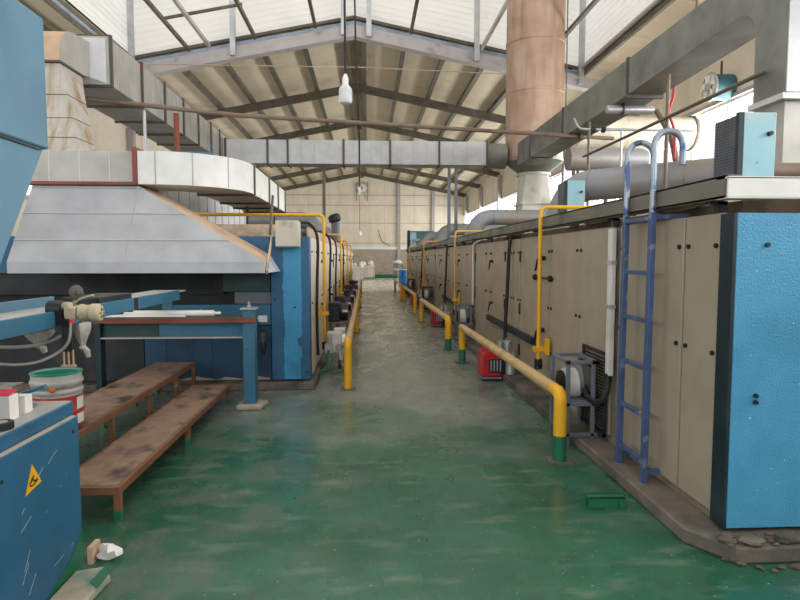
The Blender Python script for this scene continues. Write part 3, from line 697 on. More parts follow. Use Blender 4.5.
# green stub on the floor
t = thing('floor_stop', 'short green steel channel stub fixed to the floor near the ladder', 'steel stub', (1.53, 3.7, 0))
part('channel', MB().box(1.41, 3.66, 0, 1.65, 3.675, .07).box(1.41, 3.66, .06, 1.65, 3.74, .07).box(1.41, 3.725, 0, 1.65, 3.74, .07), M['green_paint'], t, .003)
part('lug', MB().box(1.60, 3.64, 0, 1.645, 3.66, .045), M['green_paint'], t)

# ------------------------------------------------------------------ left oven inlet
t = thing('oven_inlet', 'dark blue inlet end of the left oven under the galvanised hood', 'oven inlet', (-2.55, 7.5, .10))
part('dark_sheet', MB().box(-5.6, 7.42, .10, -2.72, 7.58, .78), M['shadow_steel'], t, .004)
part('lower_sheet', MB().box(-2.71, 7.42, .10, -1.18, 7.58, .78), M['inlet_blue'], t, .004)
part('dark_beam', MB().box(-5.6, 7.39, .785, -2.41, 7.56, 1.035), M['darkgreenpanel'], t)
part('cross_beam', MB().box(-2.4, 7.38, .785, -1.18, 7.56, 1.035), M['blue_mid'], t, .004)
part('window_strip', MB().box(-1.62, 7.44, 1.04, -1.18, 7.56, 1.185), M['greyframe'], t)
part('top_strip', MB().box(-1.75, 7.40, 1.19, -1.18, 7.56, 1.42), M['darkgreenpanel'], t, .004)
part('dark_panel', MB().box(-5.6, 7.46, 1.16, -1.76, 7.56, 1.42), M['shadow_steel'], t)
part('recess_back', MB().box(-5.6, 7.55, 1.03, -1.18, 7.60, 1.42), M['black'], t)
part('upper_sheet', MB().box(-5.6, 7.42, 1.425, -1.18, 7.58, 1.86), M['blue_old'], t, .004)
m = MB()
for x in (-3.2, -2.45, -1.9): m.box(x, 7.417, .12, x+.006, 7.42, .77)
part('panel_seam', m, M['black'], t)
part('peeling_strip', MB().prism([(-3.0, 7.41, .10), (-1.2, 7.41, .10), (-1.2, 7.41, .12), (-1.4, 7.41, .15), (-1.5, 7.41, .11), (-1.75, 7.41, .14), (-1.85, 7.41, .105), (-2.1, 7.41, .15), (-2.3, 7.41, .11), (-3.0, 7.41, .12)], (0, .012, 0)), M['dustconcrete'], t)
part('notice_plate', MB().box(-1.34, 7.372, .82, -1.22, 7.379, .90), M['paper'], t)
t = thing('limit_switch', 'rusty hanging switch with cables beside the blue frame post', 'switch', (-1.26, 7.3, .5))
part('body', MB().box(-1.29, 7.29, .58, -1.235, 7.372, .70), M['seam'], t, .01)
part('bulb', MB().lathe((-1.262, 7.32, .58), (0, 0, -1), [(.025, 0), (.035, .03), (.03, .1), (.01, .16)], 12), M['blackmetal'], t)
part('cable', MB().tube(spline([(-1.26, 7.34, .70), (-1.33, 7.33, .85), (-1.36, 7.36, .98)]), .008, 6), M['black'], t)

# feed frame in front of the inlet
t = thing('feed_stand', 'blue feed frame with rust-red rail and square post on a concrete foot', 'machine frame', (-2.0, 6.4, 0))
part('post', MB().box(-1.31, 6.36, .05, -1.185, 6.50, 1.06), M['blue_mid'], t, .006)
part('rear_post', MB().box(-2.84, 6.38, 0, -2.78, 6.50, 1.0), M['navy'], t, .004)
part('post_cap', MB().box(-1.33, 6.34, 1.06, -1.165, 6.52, 1.075).cyl((-1.25, 6.42, 1.07), (-1.25, 6.42, 1.14), .012, n=8).cyl((-1.25, 6.42, 1.08), (-1.25, 6.42, 1.10), .025, n=6), M['galv_dull'], t)
part('rail', MB().box(-2.82, 6.33, .925, -1.17, 6.36, .965), M['rust'], t)
part('rail_top', MB().box(-2.82, 6.33, .967, -1.17, 6.50, .985), M['steel_dark'], t)
part('tray', MB().box(-2.2, 6.45, .765, -1.31, 6.50, .90), M['blue_mid'], t)
part('stained_tray', MB().box(-2.78, 6.45, .765, -2.205, 6.50, .90), M['darkgreenpanel'], t, label='dark green stained part of the tray')
part('tray_lip', MB().box(-2.78, 6.38, .755, -1.31, 6.45, .768), M['steel_light'], t)
part('foot', MB().prism([(-1.38, 6.29, 0), (-1.11, 6.29, 0), (-1.08, 6.54, 0), (-1.37, 6.57, 0)], (0, 0, .055)), M['dustconcrete'], t, .015)
solo('fabric_roll', MB().cyl((-2.45, 6.43, 1.018), (-1.62, 6.43, 1.018), .032, n=16).cyl((-2.55, 6.43, 1.018), (-1.55, 6.43, 1.018), .016, n=10), M['white_plastic'], 'white roll lying along the top of the blue feed frame', 'roll')
solo('cloth_strip', MB().prism([(-2.75, 6.36, .987), (-1.9, 6.36, .987), (-1.9, 6.365, 1.0), (-2.4, 6.365, 1.025), (-2.75, 6.365, 1.0)], (0, .02, 0)), M['white_plastic'], 'flat white cloth strip lying behind the feed rail motor, on the frame', 'cloth')

# feed rail
t = thing('feed_rail', 'long blue feed rail with dusty grey top running in under the hood', 'machine rail', (-2.05, 4.1, 0))
part('beam', MB().box(-1.925, 2.46, 1.175, -1.90, 5.02, 1.275).box(-1.925, 5.06, 1.175, -1.90, 6.2, 1.275), M['blue_mid'], t, .004)
part('top_plate', MB().box(-2.25, 2.46, 1.25, -1.926, 6.48, 1.262), M['galv_dull'], t)
part('back_strip', MB().box(-2.275, 2.46, 1.19, -2.252, 4.45, 1.325), M['blue_light'], t, .004)
part('joint_plate', MB().box(-1.93, 5.0, 1.18, -1.897, 5.08, 1.27), M['blackmetal'], t)
part('support_block', MB().box(-2.16, 6.44, 1.05, -2.06, 6.48, 1.25), M['blue_mid'], t)
part('chain_bolt', MB().cyl((-2.1, 2.9, 1.26), (-2.1, 2.9, 1.285), .02, n=8).cyl((-2.12, 3.05, 1.26), (-2.12, 3.05, 1.285), .02, n=8).cyl((-2.06, 3.1, 1.26), (-2.06, 3.1, 1.28), .02, n=8), M['blackmetal'], t)
t = thing('control_box', 'flat dark box lying on top of the blue feed rail', 'box', (-2.05, 4.75, 1.262))
part('case', MB().box(-2.20, 4.45, 1.2625, -1.935, 5.05, 1.315), M['blackmetal'], t, .006)
part('end_socket', MB().box(-2.0, 4.43, 1.275, -1.95, 4.45, 1.305), M['black'], t)
t = thing('drive_motor', 'beige electric motor with red knob clamped to the blue feed rail', 'motor', (-1.8, 3.8, 1.2))
fr = MB().lathe((-1.775, 3.8, 1.262), (1, 0, 0), [(.045, 0), (.055, .008), (.055, .025)], 20)
fr.lathe((-1.75, 3.8, 1.262), (1, 0, 0), [(.05, 0), (.05, .045), (.057, .05), (.057, .09), (.047, .105), (.025, .112)], 20)
part('motor_body', fr, M['motor_beige'], t)
part('terminal_box', MB().box(-1.85, 3.75, 1.225, -1.78, 3.85, 1.30), M['motor_beige'], t, .008)
g = MB()
for k in range(6):
    a = k*math.pi/3; g.bar((-1.637, 3.8+.014*math.cos(a), 1.262+.014*math.sin(a)), (-1.637, 3.8+.034*math.cos(a), 1.262+.034*math.sin(a)), .009, .004, (1, 0, 0))
part('fan_grille', g, M['steel_dark'], t)
part('pulley_guard', MB().cyl((-1.955, 3.8, 1.285), (-1.87, 3.8, 1.285), .055, n=20).box(-1.895, 3.75, 1.19, -1.86, 3.85, 1.285), M['blackmetal'], t)
part('gear_ring', MB().cyl((-1.87, 3.79, 1.305), (-1.82, 3.78, 1.305), .026, n=16), M['motor_beige'], t)
part('knob', MB().lathe((-1.79, 3.735, 1.215), (0, -1, 0), [(.008, 0), (.016, .006), (.016, .016), (.008, .022)], 12), M['pink'], t, label='red knob')
part('hanger_plate', MB().box(-1.86, 3.74, 1.03, -1.80, 3.755, 1.225), M['blackmetal'], t)
for x in (-1.855, -1.828, -1.80): part('guide_rod', MB().cyl((x, 3.75, .945), (x, 3.75, 1.04), .006, n=8), M['tanprimer'], t)
part('rod_clamp', MB().box(-1.87, 3.74, .935, -1.785, 3.76, .947), M['tanprimer'], t)
t = thing('hand_wheel', 'round brown handwheel with lever standing on the blue feed rail', 'handwheel', (-1.93, 4.0, 1.26))
part('wheel', MB().lathe((-1.905, 4.04, 1.375), (1, -.75, .05), [(.02, -.012), (.046, -.008), (.05, 0), (.046, .008), (.018, .018), (.012, .03)], 24), M['seam'], t)
part('stand', MB().bar((-1.95, 4.06, 1.264), (-1.905, 4.06, 1.36), .03, .02).box(-1.99, 4.0, 1.2635, -1.93, 4.06, 1.285), M['motor_beige'], t)
part('lever', MB().tube([(-1.94, 4.02, 1.285), (-1.86, 4.0, 1.335), (-1.77, 3.98, 1.36)], .008, 8), M['motor_beige'], t)
for i, (c, rx, rz, kz) in enumerate((((-1.912, 4.12, 1.085), .05, .085, .86), ((-2.08, 3.9, 1.10), .085, .055, 1.0))):
    t = thing('plastic_bag', ['knotted white plastic bag hanging below the drive motor', 'slack white plastic bag tied under the blue feed rail'][i], 'plastic bag', (c[0], c[1], c[2]-rz))
    b = MB(); n = 14; rings = []
    for k, (f, q) in enumerate(((.95, 1.0), (1.05, .7), (.85, .2), (.6, -.3), (.38, -.7), (.2, -1.0))):
        rings.append([(c[0]+rx*f*(1+.22*math.sin(a*5+k))*math.cos(a), c[1]+.06*f*(1+.16*math.cos(a*4))*math.sin(a), c[2]+rz*q) for a in [2*math.pi*j/n for j in range(n)]])
    part('bag', b.loft(rings), M['bag'], t)
    part('knot', MB().lump((c[0], c[1], c[2]-rz*1.0), .022, .02, .02, 5+i), M['bag'], t)
    part('tail', MB().tube([(c[0]+.01, c[1], c[2]-rz*1.0), (c[0]+.03, c[1]-.01, c[2]-rz*1.25), (c[0]+.035, c[1], c[2]-rz*1.75)], [.012, .022, .016], 8), M['bag'], t)
    part('hanging_tie', MB().cyl((c[0], c[1], c[2]+rz*.9), (c[0]+.0, c[1], 1.176 if i == 0 else 1.25), .01, n=6), M['bag'], t)
solo('cable', MB().tube(spline([(-1.79, 3.715, 1.21), (-1.80, 3.70, 1.10), (-1.86, 3.68, 1.03), (-1.96, 3.6, .985), (-2.1, 3.5, 1.0), (-2.35, 3.4, 1.09)]), .009, 8), M['greycable'], 'grey cable looping down from the red knob of the drive motor', 'cable')
solo('cable', MB().tube(spline([(-1.87, 3.88, 1.15), (-1.98, 3.8, 1.08), (-2.12, 3.7, 1.065), (-2.3, 3.6, 1.10), (-2.5, 3.5, 1.17)]), .011, 8), M['greycable'], 'thick grey cable sagging beneath the blue feed rail', 'cable')

# ------------------------------------------------------------------ benches
def bench(x0, x1, y0, y1, h, label, legs):
    t = thing('step_bench', label, 'bench', ((x0+x1)/2, (y0+y1)/2, 0))
    e = .028
    n = 3
    for k in range(n):
        a = y0+e+(y1-y0-2*e)*k/n; b = y0+e+(y1-y0-2*e)*(k+1)/n
        part('top_board', MB().box(x0+e, a+.002, h-.028, x1-e, b-.002, h), M['wood'], t)
    part('rim', MB().box(x0, y0, h-.05, x1, y0+e, h-.002).box(x0, y1-e, h-.05, x1, y1, h-.002).box(x0, y0+e, h-.05, x0+e, y1-e, h-.002).box(x1-e, y0+e, h-.05, x1, y1-e, h-.002), M['woodedge'], t, .002)
    for y in legs:
        for x in (x0, x1-.04):
            l = part('leg', MB().box(x, y, 0, x+.04, y+.04, h-.05), M['woodedge'], t)
            part('painted_foot', MB().box(x-.001, y-.001, 0, x+.041, y+.041, .06), M['green_paint'], l)
    return t
bench(-1.92, -1.505, 3.64, 6.62, .215, 'lower brown step bench with dusty boards, next to the aisle', (3.645, 5.08, 6.56))
t = bench(-2.52, -2.04, 3.95, 7.21, .37, 'higher brown step bench carrying the paint drum', (3.96, 4.85, 5.7, 6.5, 7.15))
part('stretcher', MB().box(-2.48, 7.15, .12, -2.08, 7.18, .15), M['woodedge'], t)

# paint drum on the higher bench
t = thing('paint_drum', 'open galvanised drum with red band, green inside, standing on the higher bench', 'drum', (-2.285, 4.5, .37))
def shell(z0, z1, r, mat, name, rib=None, label=None):
    prof = [(r, 0)]
    if rib:
        for z in rib: prof += [(r, z-z0-.02), (r+.009, z-z0-.008), (r+.009, z-z0+.008), (r, z-z0+.02)]
    prof += [(r, z1-z0)]
    n = 36; b = MB(); o = (-2.285, 4.5)
    vs = []; fs = []
    pr = prof+[(r-.006, z1-z0), (r-.006, 0)]
    for q, h in pr:
        for k in range(n):
            a = 2*math.pi*k/n; vs.append((o[0]+q*math.cos(a), o[1]+q*math.sin(a), z0+h))
    m = len(pr)
    for i in range(m):
        for k in range(n): fs.append((i*n+k, i*n+(k+1) % n, ((i+1) % m)*n+(k+1) % n, ((i+1) % m)*n+k))
    return part(name, b.add(vs, fs), mat, t, label=label)
shell(.60, .765, .167, M['galv_dull'], 'upper_shell', (.70, .635))
shell(.372, .60, .167, M['barrel_red'], 'lower_shell', (.48,), 'red band')
shell(.40, .757, .1605, M['barrel_green'], 'inner_lining', None, 'green paint residue inside')
part('paint_surface', MB().cyl((-2.285, 4.5, .386), (-2.285, 4.5, .62), .153, n=36), M['barrel_green'], t)
part('rim', MB().tube([(-2.285+.168*math.cos(2*math.pi*k/36), 4.5+.168*math.sin(2*math.pi*k/36), .765) for k in range(36)], .007, 8, closed=True), M['barrel_green'], t)
part('bung', MB().lathe((-2.285+.05, 4.5-.161, .665), (.27, -1, 0), [(.02, 0), (.022, .012), (.012, .02)], 14), M['orange'], t, label='orange cap')
lb = MB(); pv = []
for k in range(8):
    a = R(-17+k*5); pv.append((-2.285+.1695*math.cos(a), 4.5+.1695*math.sin(a)))
lb.add([(x, y, .39) for x, y in pv]+[(x, y, .585) for x, y in pv], [(i, i+1, 9+i, 8+i) for i in range(7)])
part('paper_label', lb, M['paper'], t, label='white paper label')

# ------------------------------------------------------------------ blue desk cabinet, foreground
t = thing('machine_cabinet', 'worn blue machine cabinet with a yellow warning triangle on its side', 'cabinet', (-1.9, 2.4, 0))
part('body', MB().box(-2.6, 1.3, .03, -1.47, 3.09, .80), M['blue_desk'], t, .006)
part('base_paint', MB().prism([(-1.469, 3.085, .03), (-1.469, 2.70, .03), (-1.469, 2.84, .075), (-1.469, 2.95, .11), (-1.469, 3.085, .2)], (.003, 0, 0)), M['green_paint'], t, label='green floor paint splashed on the corner')
part('plinth', MB().box(-2.6, 1.3, 0, -1.485, 3.07, .035), M['concrete'], t)
part('worktop', MB().box(-2.6, 1.3, .80, -1.505, 3.12, .868), M['blue_desk'], t, .006)
part('top_sheet', MB().box(-2.59, 1.31, .868, -1.515, 3.11, .873), M['galv_dull'], t)
part('edge_scrape', MB().prism([(-1.475, 1.4, .80), (-1.475, 3.085, .80), (-1.50, 3.085, .801), (-1.50, 1.4, .801)], (0, 0, .003)), M['dustconcrete'], t)
sc = MB(); rnd = random.Random(3)
for k in range(12):
    y, z, a, l = rnd.uniform(2.4, 3.05), rnd.uniform(.12, .7), rnd.uniform(.1, 1.0), rnd.choice((.015, .02, .03, .09))
    sc.bar((-1.4695, y, z), (-1.4695, y+l*math.cos(a), z+l*math.sin(a)), .0015, .0016, (0, 0, 1))
part('paint_crack', sc, M['galv_dull'], t)
for y, z in ((2.44, .70), (3.03, .735)): part('keyhole', MB().cyl((-1.472, y, z), (-1.4675, y, z), .009, n=10), M['black'], t)
tri = [(-1.4685, 2.595, .578), (-1.4685, 2.725, .598), (-1.4685, 2.655, .70)]
sg = part('warning_sign', MB().prism(tri, (.0015, 0, 0)), M['sign_yellow'], t, label='yellow warning triangle')
pic = MB(); X = -1.4665
pic.tube([(X, 2.65+.02*math.cos(a), .617+.012*math.sin(a)) for a in [2*math.pi*k/16 for k in range(16)]], .003, 6, closed=True)
pic.prism([(X, 2.635, .622), (X, 2.645, .622), (X, 2.665, .642), (X, 2.66, .648), (X, 2.64, .634)], (.0015, 0, 0)).prism([(X, 2.665, .608), (X, 2.692, .614), (X, 2.69, .627), (X, 2.668, .622)], (.0015, 0, 0))
part('pictogram', pic, M['black'], sg)
# things on the cabinet
t = thing('carton', 'taller white carton with pink printed top on the blue cabinet', 'box', (-1.63, 2.77, .873))
part('box', MB().box(-1.668, 2.73, .873, -1.596, 2.80, .985), M['paper'], t)
part('printed_top', MB().prism([(-1.668, 2.73, .985), (-1.596, 2.73, .985), (-1.596, 2.80, 1.0), (-1.668, 2.80, 1.0)], (0, 0, .003)), M['pink'], t, label='pink top')
solo('carton', MB().box(-1.655, 2.86, .873, -1.60, 2.92, .955), M['paper'], 'smaller plain white carton beside the pink topped carton', 'box')
t = thing('tape_roll', 'black tape roll lying on the blue cabinet top at its aisle edge', 'tape roll', (-1.555, 2.6, .873))
n = 28; vs = []; fs = []
for q, z in ((.05, .873), (.05, .905), (.028, .905), (.028, .873)):
    vs += [(-1.56+q*math.cos(2*math.pi*k/n), 2.60+q*math.sin(2*math.pi*k/n), z) for k in range(n)]
for i in range(4): fs += [(i*n+k, i*n+(k+1) % n, ((i+1) % 4)*n+(k+1) % n, ((i+1) % 4)*n+k) for k in range(n)]
part('tape', MB().add(vs, fs), M['black'], t, .003)
part('card_core', MB().cyl((-1.56, 2.60, .873), (-1.56, 2.60, .905), .027, n=20), M['motor_beige'], t)
solo('steel_bar', MB().bar((-1.80, 3.045, .90), (-1.62, 3.08, .955), .04, .015), M['blue_mid'], 'short blue flat bar propped on the cabinet top before the drum', 'metal bar')
solo('steel_bracket', MB().box(-1.82, 2.92, .873, -1.62, 3.0, .888).box(-1.82, 2.99, .888, -1.70, 3.0, .93), M['greyframe'], 'grey angle bracket lying behind the white cartons', 'bracket')
solo('tan_sheet', MB().box(-2.1, 2.78, .873, -1.70, 3.05, .883), M['tanprimer'], 'flat tan sheet lying on the blue cabinet behind the cartons', 'sheet')
solo('crumpled_paper', MB().lump((-1.375, 3.17, .045), .05, .04, .045, 11, 9, 5, .5), M['paper'], 'crumpled white paper on the green floor beside the blue cabinet', 'paper')
solo('tan_board', MB().box(-1.465, 3.12, 0, -1.44, 3.22, .09), M['tanprimer'], 'small tan board scrap standing by the cabinet corner', 'board')
t = thing('kerb_block', 'broken concrete kerb piece with green paint below the blue cabinet', 'kerb', (-1.36, 2.83, 0))
part('block', MB().prism([(-1.46, 2.45, 0), (-1.30, 2.55, 0), (-1.27, 2.93, 0), (-1.33, 3.02, 0), (-1.46, 2.98, 0)], (0, 0, .045)), M['dustconcrete'], t, .012)
part('painted_end', MB().prism([(-1.335, 2.86, .046), (-1.275, 2.80, .046), (-1.275, 2.93, .046), (-1.33, 3.01, .046)], (0, 0, .002)), M['green_paint'], t)

# overhanging blue machine head
t = thing('overhead_machine', 'tall pale blue machine head on a slanted leg above the blue cabinet', 'machine', (-1.9, 2.3, .873))
part('housing', MB().box(-2.6, .8, 2.10, -1.47, 2.91, 2.69), M['blue_light'], t, .01)
part('slanted_leg', MB().prism([(-1.49, 2.90, 2.10), (-1.49, 2.2, 2.10), (-1.49, 1.50, .875), (-1.49, 2.06, .875)], (-.9, 0, 0)), M['blue_light'], t, .008)
part('joint_plate', MB().box(-2.5, 2.1, 2.09, -1.48, 2.86, 2.10), M['navy'], t)

# ------------------------------------------------------------------ hood and ducts, left
t = thing('fume_hood', 'big galvanised fume hood over the left oven inlet', 'extractor hood', (-2.4, 6.9, 1.44))
A = [(-3.76, 6.5), (-1.09, 6.5), (-1.05, 7.37), (-3.76, 7.37)]
lip = MB(); n = 4; w = .012
top = 1.56
lo = [(x, y, 1.44) for x, y in A]; hi = [(x, y, top) for x, y in A]
lip.add(lo+hi, [(0, 1, 5, 4), (3, 0, 4, 7)])
lip.add([(x, y, 1.44) for x, y in A]+[(-3.74, 6.52, 1.44), (-1.11, 6.52, 1.44), (-1.07, 7.35, 1.44), (-3.74, 7.35, 1.44)], [(0, 4, 5, 1), (1, 5, 6, 2), (2, 6, 7, 3), (3, 7, 4, 0)])
part('lip', lip, M['hood'], t)
FR = [(-3.76, 6.5, top), (-1.09, 6.5, top), (-2.57, 7.0, 2.41), (-3.73, 7.0, 2.41)]
pf = MB().hexa(FR, [(p[0], p[1]+.02, p[2]-.015) for p in FR])
part('front_sheet', pf, M['hood'], t)
s = MB()
for f in (.27, .62, .97):
    L0 = Vector(FR[0]).lerp(Vector(FR[3]), f); R0 = Vector(FR[1]).lerp(Vector(FR[2]), f); s.bar(L0+Vector((0, -.004, .003)), R0+Vector((0, -.004, .003)), .012, .006, (0, -.8, .6))
s.bar((-2.57, 6.996, 2.415), (-2.57, 6.5, 1.563), .008, .006, (0, -.8, .6))
part('sheet_seam', s, M['galv_dull'], t)
sd = MB().add([(-1.09, 6.5, top), (-1.17, 7.37, 1.64), (-2.54, 7.37, 2.415), (-2.57, 7.0, 2.41)], [(0, 1, 2), (0, 2, 3)])
part('edge_strap', MB().bar((-1.075, 6.53, 1.45), (-1.14, 7.30, 1.84), .02, .05), M['tanprimer'], t, label='tan strap')
part('end_sheet', MB().add([(-1.09, 6.5, 1.44), (-1.05, 7.37, 1.44), (-1.17, 7.37, 1.64), (-1.09, 6.5, top)], [(0, 1, 2), (0, 2, 3)]), M['galv'], t)
part('side_sheet', sd, M['tanprimer'], t, label='tan primed side sheet')
part('back_sheet', MB().box(-3.76, 7.37, 1.44, -1.2, 7.375, 1.63), M['galv_dull'], t)
part('left_sheet', MB().add([(-3.76, 6.5, 1.44), (-3.76, 7.37, 1.44), (-3.73, 7.37, 2.41), (-3.73, 7.0, 2.41), (-3.76, 6.5, top)], [(0, 1, 2, 3, 4)]), M['galv_dull'], t)
t = thing('duct_box', 'galvanised duct box with a red-brown flange on top of the fume hood', 'duct', (-3.1, 7.3, 2.42))
part('box', MB().box(-3.75, 7.0, 2.44, -2.62, 7.66, 2.80), M['galv_dull'], t, .006)
part('bottom_flange', MB().box(-3.78, 6.965, 2.42, -2.58, 7.7, 2.455), M['rust'], t, label='red-brown flange')
part('end_flange', MB().box(-2.62, 6.96, 2.43, -2.575, 7.70, 2.84), M['rust'], t)
for x in (-3.55, -3.22, -2.89): part('seam', MB().box(x, 6.995, 2.46, x+.012, 7.665, 2.805), M['galv'], t)
# elbow duct
t = thing('elbow_duct', 'wide galvanised duct bending from the hood box to run along the left oven', 'duct', (-1.9, 8.5, 2.42))
cx, cy, rc, hw = -2.42, 7.93, .60, .35
pathc = [((-2.57, 7.33), (0, -1)), ((-2.42, 7.33), (0, -1))]
for k in range(1, 11):
    a = -math.pi/2+math.pi/2*k/10; pathc.append(((cx+rc*math.cos(a), cy+rc*math.sin(a)), (math.cos(a), math.sin(a))))
pathc += [((cx+rc, 9.2), (1, 0)), ((cx+rc, 11.0), (1, 0))]
rings = []
for (px, py), (nx, ny) in pathc:
    rings.append([(px+nx*hw, py+ny*hw, 2.43), (px+nx*hw, py+ny*hw, 2.80), (px-nx*hw, py-ny*hw, 2.80), (px-nx*hw, py-ny*hw, 2.43)])
part('sheet_body', MB().loft(rings), M['galv_bright'], t)
for y in (8.0, 9.2, 10.1, 10.96): part('flange', MB().box(-2.20, y, 2.405, -1.45, y+.045, 2.825), M['seam'], t)
sm = MB()
sm.box(-2.38, 6.975, 2.435, -2.37, 7.68, 2.805)
for k in (3, 6): 
    (px, py), (nx, ny) = pathc[k+1]; sm.box(px+nx*hw-.006, py+ny*hw-.006, 2.44, px+nx*hw+.006, py+ny*hw+.006, 2.80)
part('seam', sm, M['galv_dull'], t)
part('hanger', MB().box(-1.95, 9.9, 1.93, -1.91, 9.94, 2.43).box(-1.6, 10.5, 1.93, -1.57, 10.53, 2.43), M['steel_dark'], t)
# lower duct behind
t = thing('rectangular_duct', 'low galvanised duct behind the elbow duct on the left oven top', 'duct', (-2.9, 11.5, 1.93))
part('sheet_body', MB().box(-3.4, 8.0, 1.935, -2.62, 13.6, 2.60), M['galv'], t, .005)
for k in range(11): part('seam', MB().box(-3.41, 8.1+k*.5, 1.94, -2.61, 8.12+k*.5, 2.61), M['galv_dull'], t)
# riser with rust stains
t = thing('duct_riser', 'rust-stained flaring duct riser standing on the hood box', 'duct', (-3.9, 7.7, 2.80))
rings = []
for z, x0, x1, y0, y1 in ((2.812, -4.30, -3.36, 7.22, 7.64), (3.0, -4.30, -3.38, 7.30, 7.74), (3.25, -4.30, -3.46, 7.42, 7.88), (3.55, -4.30, -3.57, 7.54, 8.02), (3.94, -4.30, -3.68, 7.62, 8.18)):
    rings.append([(x0, y0, z), (x1, y0, z), (x1, y1, z), (x0, y1, z)])
part('sheet_body', MB().loft(rings), M['galv_stain'], t, label='rust-streaked sheet')
sm = MB()
for i in (1, 2, 3):
    r0 = rings[i]; z = r0[0][2]; sm.hexa([(p[0]+(.003 if p[0] > -4 else -.003), p[1]+(-.003 if q < 2 else .003), z-.005) for q, p in enumerate(r0)], [(p[0]+(.003 if p[0] > -4 else -.003), p[1]+(-.003 if q < 2 else .003), z+.005) for q, p in enumerate(r0)])
part('seam', sm, M['seam'], t)
t = thing('duct_elbow', 'rounded tan sheet elbow on top of the rust-stained riser', 'duct', (-4.0, 8.1, 4.08))
prof = [(7.62, 3.97)]
for k in range(9):
    a = math.pi-math.pi/2*k/8; prof.append((7.98+.36*math.cos(a), 4.06+.36*math.sin(a)))
prof += [(8.39, 4.46), (8.39, 4.0), (8.18, 3.97)]
part('curved_body', MB().prism([(-3.68, y, z) for y, z in prof], (-.66, 0, 0)), M['tanprimer'], t)
part('cheek', MB().prism([(-3.676, y, z) for y, z in prof], (.004, 0, 0)), M['galv_dull'], t)
part('bottom_flange', MB().box(-4.36, 7.58, 3.945, -3.66, 8.22, 3.968), M['seam'], t)
t = thing('rectangular_duct', 'long galvanised roof duct running back along the left side', 'duct', (-3.85, 11.8, 3.9))
part('sheet_body', MB().box(-4.25, 8.46, 3.93, -3.45, 15.4, 4.56), M['galv_dull'], t)
part('near_end', MB().hexa([(-3.66, 8.40, 4.0), (-3.66, 8.40, 4.48), (-4.2, 8.40, 4.48), (-4.2, 8.40, 4.0)], [(-3.46, 8.47, 3.94), (-3.46, 8.47, 4.55), (-4.24, 8.47, 4.55), (-4.24, 8.47, 3.94)]), M['galv'], t)
for y in (8.48, 9.6, 10.65, 11.7, 12.7, 13.7, 14.5): part('flange', MB().box(-4.28, y, 3.90, -3.42, y+.05, 4.59), M['seam'], t)
for y in (8.75, 9.05, 9.35, 9.9, 10.15, 10.4, 10.95, 11.2, 11.45, 12, 12.3, 13, 13.3, 14): part('seam', MB().box(-4.252, y, 3.928, -3.447, y+.008, 4.563), M['galv'], t)
t = thing('rectangular_duct', 'galvanised cross duct spanning the aisle between roof duct and stack', 'duct', (-.1, 15.1, 3.86))
part('sheet_body', MB().box(-3.44, 14.8, 3.88, 2.95, 15.4, 4.44), M['galv'], t)
part('round_collar', MB().cyl((2.95, 15.1, 4.15), (3.47, 15.1, 4.14), .31, n=24), M['galv_grey'], t)
for x in (-3.4, -2.4, -1.92, -.58, .55, 1.75, 2.93): part('flange', MB().box(x, 14.775, 3.85, x+.05, 15.42, 4.47), M['seam'], t)
for x in (-3.0, -1.6, -1.25, -.9, -.2, .1, .35, .85, 1.15, 1.45, 2.1, 2.45): part('seam', MB().box(x, 14.797, 3.878, x+.008, 15.402, 4.443), M['galv_dull'], t)
for x, lab in ((-1.04, 'dark steel post holding up the cross duct on the left oven'), (2.045, 'slim grey post holding up the cross duct, aisle side of the pair'), (2.22, 'slim grey post holding up the cross duct, farther from the aisle')):
    t = thing('duct_post', lab, 'post', (x, 14.95, 1.93))
    part('post', MB().box(x-.04, 14.9, 1.935, x+.03, 14.98, 3.85), M['steel_dark' if x < 0 else 'greyframe'], t)
    part('foot_plate', MB().box(x-.05, 14.87, 1.931, x+.05, 15.03, 1.945), M['steel_dark'], t)
# round grey ducts on the left oven
def elbow_duct(x_in, x_out, y0, y1, zc, r, zb, label, s, n=16, mat='duct_round'):
    """round duct lying across the oven with an elbow down at its aisle end"""
    t = thing('round_duct', label, 'duct', ((x_in+x_out)/2, y0, zb), 'round ducts across the ovens')
    d = Vector((x_in-x_out, y0-y1, 0)).normalized()
    P = [Vector((x_out, y1, zc)), Vector((x_in, y0, zc)), Vector((x_in, y0, zc))+d*.24+Vector((0, 0, -.36)), Vector((x_in, y0, zb))+d*.28]
    part('pipe', MB().tube(bend(P, r*1.2, 3), r, n), M[mat], t)
    v = (P[0]-P[1])
    for f in (.1, .34, .68): 
        c = P[1]+v*f; part('joint_band', MB().tube([c, c+v.normalized()*.02], r*1.02, n), M['galv_grey'], t)
    part('base_collar', MB().cyl(P[3], P[3]+Vector((0, 0, .05)), r*1.25, n=n), M['galv_grey'], t)
elbow_duct(-1.55, -3.6, 16.5, 16.5, 2.62, .22, 1.93, 'round grey duct nearest the cross duct post on the left oven', -1)
elbow_duct(-1.5, -3.6, 22.0, 22.0, 2.6, .22, 1.93, 'second round grey duct across the left oven', -1)
t = thing('exhaust_fan', 'dark fan stub standing beyond the second gas riser on the left oven', 'fan', (-1.0, 19.5, 1.93))
part('stack', MB().cyl((-1.0, 19.5, 1.93), (-1.0, 19.5, 2.75), .15, n=16), M['greyframe'], t)
part('cowl', MB().lathe((-1.0, 19.5, 2.75), (-.3, 0, 1), [(.15, 0), (.2, .05), (.2, .2), (.12, .26)], 16), M['blackmetal'], t)

